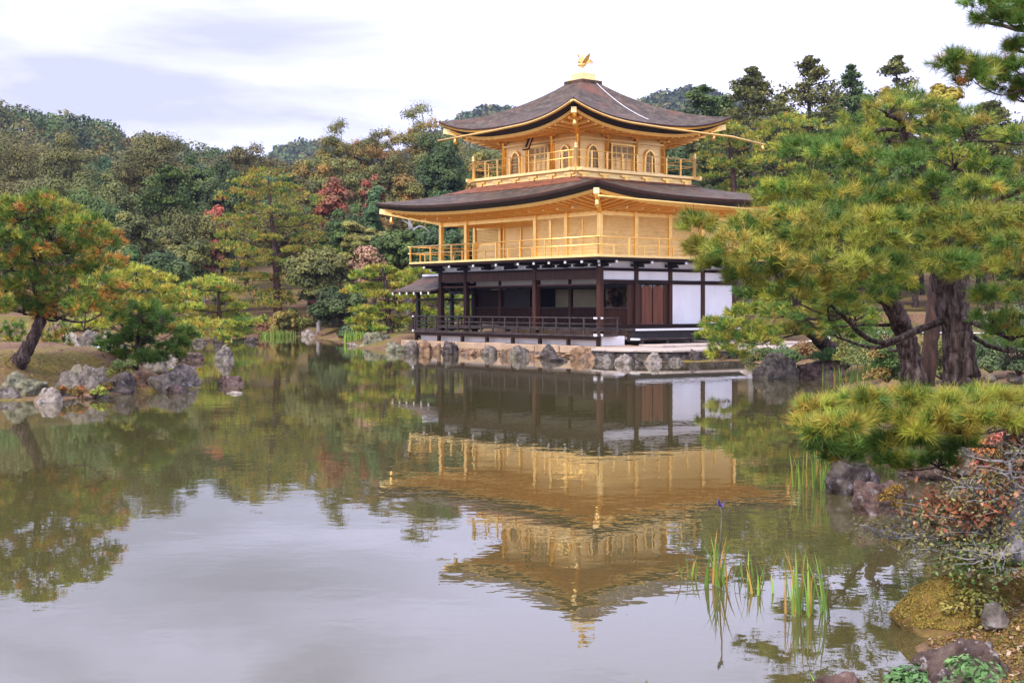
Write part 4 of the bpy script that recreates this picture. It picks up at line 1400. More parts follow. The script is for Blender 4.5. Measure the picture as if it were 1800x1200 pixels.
def on_mesh(o, n, rng, zmin=None, up=None):
    """random points on an object's mesh (local coordinates) with their normals"""
    me = o.data
    me.calc_loop_triangles()
    tv = np.empty(len(me.loop_triangles) * 3, np.int32)
    me.loop_triangles.foreach_get("vertices", tv)
    co = np.empty(len(me.vertices) * 3, np.float32)
    me.vertices.foreach_get("co", co)
    T = co.reshape(-1, 3)[tv.reshape(-1, 3)]
    nr = np.cross(T[:, 1] - T[:, 0], T[:, 2] - T[:, 0])
    ar = np.linalg.norm(nr, axis=1)
    nn = nr / np.maximum(ar[:, None], 1e-12)
    wgt = ar.copy()
    cz = T[:, :, 2].mean(1)
    if zmin is not None:
        wgt[cz < zmin] = 0
    if up is not None:
        wgt[nn[:, 2] < up] = 0
    i = rng.choice(len(T), n, p=wgt / wgt.sum())
    a, b = rng.random((2, n))
    f = a + b > 1
    a[f], b[f] = 1 - a[f], 1 - b[f]
    return T[i, 0] + (T[i, 1] - T[i, 0]) * a[:, None] + (T[i, 2] - T[i, 0]) * b[:, None], nn[i]


for kk in (kn, kn2):
    P, nn = on_mesh(kk, 16000, rng0, zmin=.05, up=-.1)
    L = Leaves()
    pal = np.array([(.20, .115, .022), (.27, .165, .035), (.13, .085, .02), (.18, .16, .03)])
    bp2 = np.sin(P[:, :1] * 31 + np.sin(P[:, 1:2] * 23) * 2) * np.sin(P[:, 1:2] * 27 + P[:, 2:] * 19)
    add_leaves(L, rng0, P + nn * (.006 + .008 * bp2), nn, .009, pal[rng0.integers(0, 4, len(P))] * rng0.uniform(.7, 1.3, (len(P), 1)))
    L.build("moss", M["leaf"], kk)

# ---------------------------------------------------------------- vegetation builders
def smooth_path(pts, n=6):
    """Catmull-Rom through pts (x, y, z, r)"""
    P = [np.array(p, float) for p in pts]
    P = [2 * P[0] - P[1]] + P + [2 * P[-1] - P[-2]]
    out_ = []
    for i in range(1, len(P) - 2):
        for k in range(n):
            t = k / n
            out_.append(.5 * (2 * P[i] + (P[i + 1] - P[i - 1]) * t + (2 * P[i - 1] - 5 * P[i] + 4 * P[i + 1] - P[i + 2]) * t * t + (3 * P[i] - P[i - 1] - 3 * P[i + 1] + P[i + 2]) * t ** 3))
    out_.append(P[-2])
    return out_


def limb_tube(mb, pts, n=8, wob=0.0, rs=None, seg=6):
    q = smooth_path(pts, seg)
    if wob and rs:
        q = [np.array([p[0] + rs.uniform(-wob, wob), p[1] + rs.uniform(-wob, wob), p[2] + rs.uniform(-wob, wob) * .6, p[3] * rs.uniform(.88, 1.12)]) for p in q]
    mb.tube([p[:3] for p in q], [max(p[3], .002) for p in q], n)
    return q


GREEN = [(.085, .17, .028), (.115, .21, .032), (.062, .13, .025)]
YGREEN = [(.285, .32, .042), (.345, .36, .048), (.20, .265, .042)]
AMBER = [(.38, .33, .052), (.41, .31, .055), (.33, .32, .052)]
ORANGE = [(.52, .25, .05), (.44, .20, .045)]


def mixpal(rng, n, weights):
    """n colours drawn from the needle palettes with the given weights (green, yellow green, amber, orange)"""
    pals = [GREEN, YGREEN, AMBER, ORANGE]
    w_ = np.array(weights, float)
    k = rng.choice(4, n, p=w_ / w_.sum())
    c = np.array([pals[i][j] for i, j in zip(k, rng.integers(0, 2, n))])
    return c * rng.uniform(.75, 1.25, (n, 1))


def pine(name, label, base, trunk, pads, shoots, ln, k, wd, mix, seed, group=None, bark="bark", limb_r=.05, spread=75, limb_from=0.25, clump=5, twigs=True, zdir=.45, flat=.8, cat="pine tree", gain=1.0):
    """a garden pine: trunk = list of (x, y, z, r) in world space, pads = list of (centre, rx, ry, rz[, mix])"""
    rng = np.random.default_rng(seed)
    rs = random.Random(seed)
    base = Vector(base)
    root = empty(name, base, 0, label, cat, group)
    B = np.array(base)
    tr = MB()
    tq = limb_tube(tr, [(p[0] - B[0], p[1] - B[1], p[2] - B[2], p[3]) for p in trunk], 12, trunk[0][3] * .09, rs)
    tarr = np.array(tq)
    L = Leaves()
    n0 = int(len(tarr) * limb_from)
    lb = MB()
    nodes = [(*p, 0.0) for p in tarr[n0:]]           # x, y, z, radius, distance from the trunk along the limbs
    trunk_d = [min(np.linalg.norm(tarr[n0:, :3] - (np.array(pad[0]) - B), axis=1)) for pad in pads]
    for pi in np.argsort(trunk_d):
        pad = pads[pi]
        c, rx, ry, rz = np.array(pad[0]) - B, *pad[1:4]
        mx_ = pad[4] if len(pad) > 4 else mix
        end = c + np.array([0, 0, -rz * .55])
        cand = np.array(nodes)
        dd = np.linalg.norm((cand[:, :3] - end) * np.array([1, 1, 1.6]), axis=1) + np.maximum(cand[:, 2] - end[2], 0) * 1.2 + .45 * cand[:, 4]
        q = cand[np.argmin(dd)]
        ln_ = np.linalg.norm(end - q[:3])
        mid = (q[:3] + end) / 2 + np.array([rs.uniform(-.14, .14) * ln_, rs.uniform(-.14, .14) * ln_, rs.uniform(-.16, .06) * ln_])
        r0 = min(limb_r * (.55 + .3 * rs.random()), q[3] * .72)
        limb_tube(lb, [(*q[:3], r0), (*mid, r0 * .75), (*end, r0 * .5), (*(end + (end - mid) * .3 + np.array([0, 0, rz * .4])), r0 * .2)], 6, r0 * .35, rs, 4)
        nodes += [(*mid, r0 * .78, q[4] + ln_ * .5), (*end, r0 * .55, q[4] + ln_)]
        # shoots gather in clumps on the upper side of the pad
        nc = max(3, int(shoots / clump))
        u = sphere_dirs(rng, nc, -.35)
        rad = rng.uniform(.55, 1.0, (nc, 1)) ** .6
        cc = c + u * np.array([rx, ry, rz]) * rad
        P = np.repeat(cc, clump, 0) + rng.normal(0, 1, (nc * clump, 3)) * np.array([rx, ry, rz]) * .13
        d = unit(np.repeat(u, clump, 0) * np.array([1, 1, flat]) + np.array([0, 0, zdir]) + rng.normal(0, .35, (nc * clump, 3)))
        col = mixpal(rng, nc, mx_).repeat(clump, 0) * rng.uniform(.85, 1.15, (nc * clump, 1)) * rng.uniform(.8, 1.15) * gain
        add_needles(L, rng, P, d, ln, k, wd, col, spread)
        if twigs:
            for a in cc[::2]:
                lb.tube([c + np.array([0, 0, -rz * .5]), (c + a) / 2 + np.array([0, 0, -rz * .15]), a], [r0 * .22, r0 * .16, r0 * .07], 4, False)
    tr.build("trunk", M[bark], root, True)
    lb.build("branches", M[bark], root, True)
    L.build("crown", M["needle"], root)
    return root


def padpx(lst, r_px, flat, D=None, mixes=None, ry=1.0):
    """pads from pixel positions: (px, py, depth[, mix])"""
    r = []
    for p in lst:
        c = at(p[0], p[1], p[2])
        rr_ = r_px * p[2] / F_PX * (.72 + .56 * ((p[0] * 7.31 + p[1] * 3.77) % 1.0))
        r.append((c, rr_, rr_ * ry, rr_ * flat) + ((p[3],) if len(p) > 3 else ()))
    return r


def tpx(lst):
    """trunk points from pixels: (px, py, depth, radius in metres)"""
    return [(*at(a, b, d), r) for a, b, d, r in lst]


# ---- the great pine of the right bank
rsP = random.Random(21)
GY, YY, AM, DG = (5, 3, .8, .02), (3.2, 5, 1.6, .03), (2, 4, 3.2, .08), (8, 1.5, .3, .02)
mp_ = []
tiers = [
    ([(1525, 215), (1560, 195), (1605, 190), (1650, 225), (1700, 235), (1755, 250), (1800, 240)], 20.5, GY),
    ([(1500, 250), (1560, 240), (1620, 265), (1680, 285), (1740, 290), (1800, 300)], 20, GY),
    ([(1418, 258), (1460, 270), (1510, 282), (1555, 290), (1600, 295)], 17.5, DG),
    ([(1375, 335), (1420, 330), (1470, 345), (1530, 350), (1590, 345), (1650, 330), (1710, 330), (1770, 335)], 18, GY),
    ([(1372, 350), (1392, 375), (1440, 385), (1500, 395), (1560, 385), (1620, 390), (1690, 385), (1750, 380), (1800, 390)], 16.5, YY),
    ([(1318, 408), (1352, 418), (1405, 425), (1470, 430), (1540, 420), (1600, 430), (1660, 420), (1730, 425), (1790, 430)], 16, YY),
    ([(1222, 402), (1245, 430), (1290, 440), (1340, 455), (1395, 462), (1450, 470), (1510, 465)], 15, AM),
    ([(1260, 470), (1310, 485), (1365, 495), (1425, 500), (1490, 500), (1545, 490), (1600, 470), (1660, 465), (1720, 475), (1790, 470)], 16.5, YY),
    ([(1325, 512), (1390, 520), (1450, 525), (1520, 520), (1735, 520), (1790, 520)], 18, GY),
    ([(1740, 560), (1790, 565), (1770, 590)], 21, DG),
]
for pts, D, mx_ in tiers:
    for (px, py) in pts:
        mp_.append((px + rsP.uniform(-8, 8), py + rsP.uniform(-6, 6), D + rsP.uniform(-1.0, 1.0), mx_))
        if px > 1330 and rsP.random() < .75:
            mp_.append((px + rsP.uniform(-5, 45), py + rsP.uniform(-22, 22), D + rsP.uniform(1.2, 3.6), mx_ if rsP.random() < .6 else DG))
base = at(1690, 672, 22)
pine("great_pine", "old pine with the thickest trunk and a wide yellow green crown right of the pavilion", base,
     tpx([(1690, 680, 22, .34), (1688, 640, 22, .275), (1680, 580, 22, .255), (1668, 500, 22, .25), (1655, 430, 21.6, .21), (1640, 360, 21, .17), (1610, 290, 20.5, .12), (1590, 220, 20.3, .07), (1585, 190, 20.3, .03)]),
     padpx(mp_, 47, .44, ry=1.2), 84, .15, 22, .0080, YY, 11, gain=.92, limb_r=.075, limb_from=.3)
# the gnarled low limb is the second pine's
b2 = at(1605, 674, 25)
pine("forked_pine", "dark forked pine just left of the thick pine trunk", b2,
     tpx([(1606, 680, 25, .26), (1603, 640, 25, .22), (1590, 590, 25, .19), (1580, 555, 24.7, .17), (1555, 520, 24.4, .16), (1530, 505, 24.0, .10), (1535, 480, 24, .05)]),
     padpx([(1460, 540, 24, DG), (1500, 560, 24.5, DG), (1430, 560, 24, DG), (1545, 470, 24, DG), (1560, 590, 26, DG), (1400, 548, 23.5, GY), (1480, 585, 25, DG)], 48, .5), 90, .15, 18, .010, GY, 12, limb_r=.06)
pine("slender_pine", "slim reddish pine trunk between the forked pine and the thick trunk", at(1632, 672, 25.8),
     tpx([(1628, 676, 25.8, .17), (1634, 620, 25.8, .15), (1640, 560, 25.8, .14), (1646, 500, 25.8, .13), (1650, 440, 25.6, .10), (1655, 360, 25.5, .06)]),
     padpx([(1650, 350, 25.5, GY), (1690, 360, 26, GY), (1620, 380, 26, GY), (1710, 440, 26.5, DG), (1600, 455, 26.5, DG), (1770, 350, 26.5, DG), (1730, 300, 26.5, GY)], 50, .5), 80, .15, 16, .010, GY, 13, bark="bark_red")
# far pine with a leaning trunk over the right bank
fp = []
for (px, py) in [(1400, 500), (1340, 515), (1375, 520), (1440, 520), (1310, 545), (1360, 550), (1410, 555), (1460, 545), (1500, 555), (1290, 548), (1250, 572), (1295, 578), (1340, 585), (1395, 580), (1445, 580), (1275, 600), (1240, 590), (1265, 622), (1320, 602)]:
    fp.append((px, py, 40 + rsP.uniform(-1.6, 1.6), AM if py < 525 else YY))
pine("leaning_pine", "bright yellow green pine with a leaning trunk reaching toward the white pavilion wall", at(1487, 634, 41.5),
     tpx([(1489, 640, 41.5, .30), (1465, 620, 41.5, .25), (1435, 592, 41.2, .22), (1415, 570, 40.8, .19), (1395, 545, 40.4, .15), (1370, 520, 40, .09), (1360, 505, 40, .04)]),
     padpx([(q[0] + (14 if q[0] < 1320 else 4),) + q[1:] for q in fp], 37, .42), 170, .18, 13, .019, YY, 14, limb_r=.08)

# ---- foreground pine whose trunk leans in from the right edge
fg = []
for x in range(1430, 1830, 34):
    fg.append((x + rsP.uniform(-12, 12), 712 + rsP.uniform(-14, 12) - (10 if x > 1600 else 0), 9.6 + rsP.uniform(-.5, .5), (2.5, 5, 2.4, .03)))
    fg.append((x + 12 + rsP.uniform(-8, 8), 748 + rsP.uniform(-14, 14), 9.1 + rsP.uniform(-.4, .3), (2.5, 4.5, 3.2, .05)))
    if x < 1680:
        fg.append((x + 20 + rsP.uniform(-8, 8), 782 + rsP.uniform(-9, 9), 9.7 + rsP.uniform(-.4, .4), (7, 2, .6, .1)))
fg += [(1418, 745, 9.5, (3, 4, 2, .2)), (1650, 812, 9.9, (7, 1.5, .3, .1)), (1560, 806, 9.9, (7, 1.5, .3, .1)), (1600, 818, 10, (7, 1.5, .3, .1)), (1480, 800, 9.8, (7, 1.5, .3, .1))]
for (px, py) in [(1722, 8), (1760, 2), (1800, 12), (1770, 32), (1812, 40), (1738, 32), (1792, 84), (1820, 70), (1670, 108), (1700, 118), (1740, 122), (1785, 118), (1820, 108), (1720, 140), (1765, 150), (1810, 148), (1800, 170)]:
    fg.append((px, py, 11.2 + rsP.uniform(-.5, .5), (7, 2, .8, .3)))
pine("overhanging_pine", "foreground pine leaning in from the right with one long low yellow branch over the inlet", at(1850, 900, 9.6),
     tpx([(1850, 905, 9.6, .16), (1822, 830, 9.6, .13), (1785, 790, 9.6, .11), (1840, 640, 10, .10), (1900, 400, 10.6, .09), (1880, 200, 11, .07), (1840, 60, 11.2, .04)]),
     padpx(fg, 27, .50), 54, .115, 30, .0048, YY, 15, limb_r=.032, limb_from=.2, clump=3)

# ---- the island
ip = []
for (px, py) in [(20, 365), (70, 362), (110, 380), (-20, 385), (45, 392), (150, 400), (90, 410), (-40, 420), (10, 425), (175, 425), (130, 435), (60, 445), (-25, 460), (185, 460), (20, 470), (100, 470), (150, 480),
                 (-50, 495), (60, 500), (5, 510), (120, 515), (180, 505), (-20, 540), (150, 540), (100, 550), (40, 540), (185, 535)]:
    ip.append((px, py, 33.4 + rsP.uniform(-1.6, 1.8), (5, 3, 1.2, 3.2) if rsP.random() < .66 else (7, 2, .6, .5)))
pine("island_pine", "pine with a crooked leaning trunk and orange tinged needles on the island", at(38, 632, 33.8),
     tpx([(30, 640, 33.8, .24), (46, 618, 33.8, .17), (62, 585, 33.9, .15), (72, 555, 34, .145), (70, 520, 34.2, .13), (62, 490, 34.3, .11), (66, 440, 34.5, .08), (60, 390, 34.5, .05), (60, 365, 34.5, .02)]),
     padpx(ip, 42, .58), 230, .17, 13, .017, GY, 16, limb_r=.055, limb_from=.4)
bp_ = []
for (px, py) in [(230, 545), (265, 545), (285, 560), (215, 565), (250, 570), (300, 580), (215, 598), (195, 612), (255, 600), (290, 612), (318, 605), (235, 622), (275, 628), (205, 628), (310, 622), (255, 632), (190, 600), (325, 588), (235, 585), (270, 582)]:
    bp_.append((px, py, 37 + rsP.uniform(-.8, .8), (9, 1.2, .1, .15)))
pine("young_pine", "bushy deep green young pine at the right end of the island", at(238, 645, 37),
     tpx([(238, 650, 37, .10), (240, 620, 37, .08), (246, 580, 37, .06), (250, 545, 37, .03)]),
     padpx(bp_, 20, .62), 85, .19, 15, .018, DG, 17, limb_r=.03)
pine("sapling_pine", "small pine with orange patches behind the island pine's trunk", at(100, 625, 46), tpx([(100, 628, 46, .06), (98, 600, 46, .05), (96, 575, 46, .03)]),
     padpx([(75, 590, 46, GY), (95, 572, 46, YY), (110, 590, 46, (4, 3, 2, 2)), (88, 608, 46, (3, 3, 2, 3)), (112, 606, 46, (3, 3, 2, 3))], 20, .7), 70, .17, 10, .02, GY, 18, limb_r=.03)
pine("sapling_pine", "small green pine at the left picture edge behind the island pine", at(18, 622, 47), tpx([(18, 624, 47, .06), (16, 600, 47, .05), (16, 575, 47, .03)]),
     padpx([(5, 585, 47, GY), (25, 575, 47, DG), (30, 595, 47, GY), (-5, 602, 47, YY), (18, 608, 47, GY)], 20, .7), 70, .17, 10, .02, GY, 19, limb_r=.03)

# ---- garden pines across the water
def cloud_pine(name, label, bx, by, D, trunk_px, pts, r_px, mix, seed, flat=.32, bark="bark_red", shoots=190, **kw):
    b = at(bx, by, D)
    b.z = min(b.z, gh(b.x, b.y))
    tq = tpx(trunk_px)
    tq[0] = (tq[0][0], tq[0][1], b.z - .1, tq[0][3])
    rs_ = random.Random(seed)
    pp = [(p[0], p[1], D + rs_.uniform(-1, 1) * (r_px * D / F_PX) * 1.5) + ((p[2],) if len(p) > 2 else ()) for p in pts]
    return pine(name, label, b, tq, padpx(pp, r_px, flat, ry=1.1), shoots, kw.pop("ln", .26), kw.pop("k", 7), kw.pop("wd", .048), mix, seed, bark=bark, limb_r=kw.pop("limb_r", .07), spread=65, zdir=1.0, flat=.4, twigs=False, **kw)


cloud_pine("layered_pine", "golden yellow flat topped pine behind the island's green bush", 255, 590, 73, [(250, 592, 73, .18), (246, 560, 73, .15), (240, 525, 73, .11), (242, 490, 73, .05)],
           [(240, 478), (205, 488), (275, 490), (225, 500), (260, 505), (295, 510), (190, 515), (320, 525), (215, 525), (280, 530), (170, 548), (200, 545), (245, 548), (310, 548), (165, 572), (195, 568), (350, 572), (335, 590), (365, 592)], 30, (1.0, 5, 3.2, .2), 31, gain=1.3)
cloud_pine("layered_pine", "bright green layered pine right of the golden flat topped pine", 388, 598, 86, [(388, 600, 86, .2), (386, 570, 86, .16), (384, 530, 86, .12), (386, 500, 86, .05)],
           [(375, 497), (350, 503), (400, 508), (365, 515), (330, 520), (395, 528), (340, 540), (420, 540), (370, 545), (310, 545), (405, 556), (345, 562), (430, 568), (385, 572), (420, 585), (400, 590)], 27, (2.5, 6, .8, .1), 32, gain=1.3)
cloud_pine("tall_pine", "tall amber green pine with spreading tiers rising behind the far shore reeds", 487, 565, 106, [(489, 568, 106, .34), (486, 500, 106, .28), (484, 440, 106, .23), (478, 390, 106, .18), (474, 340, 106, .10), (472, 310, 106, .04)],
           [(470, 308), (440, 322), (500, 330), (420, 345), (470, 340), (525, 352), (440, 366), (495, 372), (410, 386), (455, 392), (540, 388), (510, 402), (420, 414), (470, 420), (550, 420), (400, 436), (445, 446), (520, 440), (565, 445),
            (480, 462), (415, 466), (545, 472), (450, 488), (505, 490), (400, 492), (430, 512), (480, 518), (545, 500), (455, 536), (490, 532)], 34, (3.2, 2.6, 4.2, .5), 33, shoots=230)
cloud_pine("shore_pine", "open layered pine with a pale trunk left of the fishing deck", 686, 590, 79, [(688, 594, 79, .22), (683, 560, 79, .17), (680, 520, 79, .14), (676, 490, 79, .10), (672, 470, 79, .05)],
           [(668, 476), (640, 486), (705, 488), (650, 502), (690, 505), (722, 500), (630, 512), (665, 520), (715, 522), (640, 545), (690, 540), (725, 545), (630, 566), (660, 560), (705, 565), (735, 480), (650, 578)], 26, (2.5, 5, 1.6, .2), 34, bark="bark", gain=1.25)
cloud_pine("shore_pine", "pine behind the fishing deck seen between its posts", 730, 592, 84, [(722, 596, 84, .2), (724, 560, 84, .16), (728, 520, 84, .1)],
           [(745, 520), (770, 530), (800, 525), (750, 550), (790, 552), (820, 530), (815, 552), (765, 570), (740, 575), (700, 590)], 28, (3.5, 5, 1, .1), 35, bark="bark_red")
for i, (lb, bx, by, D, tp, pts, mixx) in enumerate([
    ("spreading pine with a bare reddish trunk right of the upper balcony", 1290, 400, 98, [(1292, 470, 98, .22), (1290, 330, 98, .2), (1284, 270, 98, .14), (1280, 225, 98, .06)],
     [(1270, 222), (1295, 232), (1250, 245), (1310, 255), (1275, 258), (1240, 275), (1330, 280), (1265, 290), (1305, 300), (1245, 312), (1290, 325), (1335, 320), (1260, 340), (1320, 345)], (3.5, 4, 1.5, .1)),
    ("rounded pale green pine behind the end of the long gutter", 1395, 420, 94, [(1395, 470, 94, .24), (1392, 340, 94, .18), (1388, 260, 94, .12), (1390, 220, 94, .05)],
     [(1390, 213), (1360, 222), (1420, 220), (1345, 240), (1400, 240), (1440, 245), (1365, 262), (1420, 268), (1450, 275), (1345, 285), (1390, 295), (1430, 310), (1360, 320), (1470, 230), (1480, 260)], (2.6, 5, 1.6, .1)),
    ("lower green pine under the eave at the pavilion's right", 1340, 470, 90, [(1350, 520, 90, .2), (1350, 430, 90, .16), (1345, 370, 90, .1)],
     [(1345, 355), (1320, 372), (1370, 375), (1310, 395), (1350, 400), (1390, 402), (1300, 425), (1340, 430), (1380, 430), (1320, 455), (1370, 460), (1300, 385)], (4, 4, 1, .1)),
]):
    cloud_pine("garden_pine", lb, bx, by, D, tp, pts, 30, mixx, 41 + i, shoots=170)

# ---------------------------------------------------------------- the wood behind
PALS = {
    "dark": [(0.060, 0.096, 0.029), (0.082, 0.118, 0.034), (0.043, 0.072, 0.024)],
    "green": [(0.090, 0.150, 0.036), (0.118, 0.180, 0.040), (0.067, 0.118, 0.031)],
    "olive": [(0.144, 0.154, 0.041), (0.180, 0.178, 0.046), (0.103, 0.120, 0.034)],
    "brown": [(.142, .130, .040), (.172, .146, .042), (.100, .106, .031)],
    "gold": [(0.210, 0.192, 0.043), (0.258, 0.214, 0.046), (0.132, 0.146, 0.038), (0.312, 0.174, 0.043)],
    "ygreen": [(0.228, 0.240, 0.054), (0.276, 0.270, 0.060), (0.162, 0.192, 0.043)],
    "yellow": [(.38, .33, .05), (.43, .35, .05), (.28, .29, .05)],
    "teal": [(0.074, 0.144, 0.050), (0.096, 0.174, 0.060), (0.055, 0.106, 0.041)],
    "red": [(0.408, 0.108, 0.060), (0.480, 0.144, 0.078), (0.288, 0.078, 0.048)],
    "maroon": [(0.288, 0.084, 0.043), (0.336, 0.108, 0.058), (0.192, 0.066, 0.038), (0.264, 0.168, 0.084)],
    "pink": [(.36, .20, .125), (.40, .24, .15), (.27, .15, .09)],
}


def broadleaf(r, h, pal, seed, n=7000, lobes=26, size=.125, lean=0.0, open_=.0, bark="bark", cone=0.0, trunk_h=.35, sq=.8):
    """meshes of one broad crowned tree: (trunk, crown), r crown radius, h total height"""
    rng = np.random.default_rng(seed)
    rs = random.Random(seed)
    L = Leaves()
    n = int(n * 1.8)
    cz, rz = h * (.5 + trunk_h / 2), h * (1 - trunk_h) / 2
    tb = MB()
    top = np.array([lean * h * .5, 0, h * .86])
    tq = limb_tube(tb, [(0, 0, -.4, r * .085), (lean * h * .1, 0, h * .2, r * .065), (lean * h * .3 + rs.uniform(-.2, .2), rs.uniform(-.2, .2), h * .55, r * .045), (*top, r * .012)], 7, r * .02, rs, 4)
    tq = np.array(tq)
    lc = []
    for i in range(lobes):
        for _ in range(30):
            d = sphere_dirs(rng, 1, -.85)[0]
            f = rng.uniform(.35, .92)
            k = 1 - cone * (d[2] * f * .5 + .5)
            c = np.array([d[0] * r * f * k + lean * h * .3, d[1] * r * f * k, cz + d[2] * rz * f])
            if all(np.linalg.norm((c - q) / np.array([1, 1, .8])) > r * .26 for q in lc):
                break
        lc.append(c)
        lr = r * rng.uniform(.26, .42) * (1 - cone * .35)
        m = int(n / lobes)
        u = sphere_dirs(rng, m, -.55)
        bump = 1 + .25 * np.sin(u[:, :1] * 5 + i) * np.cos(u[:, 1:2] * 6 + i * 2)
        P = c + u * np.array([lr, lr, lr * sq]) * rng.uniform(.55 - open_ * .4, 1.05, (m, 1)) * bump
        base = np.array(pal)[rng.integers(0, len(pal))] * .65 + np.array(pal)[rng.integers(0, len(pal))] * .35
        col = base * rng.uniform(.92, 1.08, (m, 1)) * rng.uniform(.8, 1.2)
        add_leaves(L, rng, P, u * 1.3 + np.array([0, 0, .6]), size, col, .6, .32)
        q = tq[np.argmin(np.linalg.norm((tq[:, :3] - c) * np.array([1, 1, 1.5]), axis=1) + np.maximum(tq[:, 2] - c[2] + .3, 0) * 3)]
        mid = (q[:3] + c) / 2 + np.array([rs.uniform(-.2, .2), rs.uniform(-.2, .2), -.1])
        tb.tube([q[:3], mid, c, c + (c - mid) * .6], [q[3] * .5, r * .014, r * .009, r * .003], 5, False)
    return tb, L


def conifer(r, h, pal, seed, n=7000, size=.16, gaps=.35, bark="bark", spire=True):
    """meshes of a tall cypress with drooping sprays and gaps that show the sky"""
    rng = np.random.default_rng(seed)
    rs = random.Random(seed)
    L, tb = Leaves(), MB()
    limb_tube(tb, [(0, 0, -.5, h * .022), (rs.uniform(-.15, .15), 0, h * .4, h * .016), (0, rs.uniform(-.2, .2), h * .75, h * .009), (0, 0, h * .99, h * .002)], 7, .05, rs, 4)
    nb = int(h * 7)
    for i in range(nb):
        t = rng.random() ** .8
        z = h * (.22 + .77 * t)
        R_ = r * min(1, 3.4 * (1 - t) ** .8) * rng.uniform(.45, 1.12) + .2
        a = rng.uniform(0, 2 * np.pi)
        d = np.array([np.cos(a), np.sin(a), 0])
        tip = np.array([0, 0, z]) + d * R_ + np.array([0, 0, rng.uniform(-.1, .30) * R_])
        tb.tube([(0, 0, z - .1), tip * .5 + np.array([0, 0, z * .5]), tip], [.05, .03, .008], 4, False)
        if rng.random() < gaps * .5:
            continue
        m = int(n / nb)
        f = rng.uniform(.35, 1.05, (m, 1))
        cl = rng.normal(0, 1, (m, 3)) * np.array([.36, .36, .20]) * (R_ * .35 + .25)
        P = np.array([0, 0, z]) + (tip - np.array([0, 0, z])) * f + cl
        base = np.array(pal)[rng.integers(0, len(pal))]
        add_leaves(L, rng, P, rng.normal(0, .5, (m, 3)) + np.array([0, 0, .8]), size, base * rng.uniform(.7, 1.3, (m, 1)))
    return tb, L


def tree_obj(name, loc, tbL, label, cat, group=None, bark="bark", scale=1.0, rz=0.0):
    root = empty(name, loc, rz, label, cat, group)
    root.scale = (scale,) * 3
    tbL[0].build("trunk", M[bark], root, True)
    tbL[1].build("crown", M["leaf"], root)
    return root


def copy_tree(src, loc, rz, scale, label, group):
    r = src.copy()
    C.objects.link(r)
    r.location, r.rotation_euler, r.scale = loc, (0, 0, rz), scale
    tag(r, label, None, group)
    for ch in src.children:
        c = ch.copy()
        C.objects.link(c)
        c.parent = r
    return r


def place(px, D):
    x = (px - 900) * D / F_PX
    return Vector((x, D, gh(x, D) - .1))


def tree_at(px, top, D, r_px, kind, label, seed, name="broadleaf_tree", cat="tree", group=None, **kw):
    """a tree whose crown top stands at (px, top) in the photograph"""
    p = place(px, D)
    h = EYE - (top - HOR) * D / F_PX - p.z
    r = r_px * D / F_PX
    if kind[0] == "^":
        tb = conifer(r, h, PALS[kind[1:]], seed, **kw)
    else:
        tb = broadleaf(r, h, PALS[kind], seed, **kw)
    return tree_obj(name, p, tb, label, cat, group, kw.get("bark", "bark"), rz=seed * 1.3)


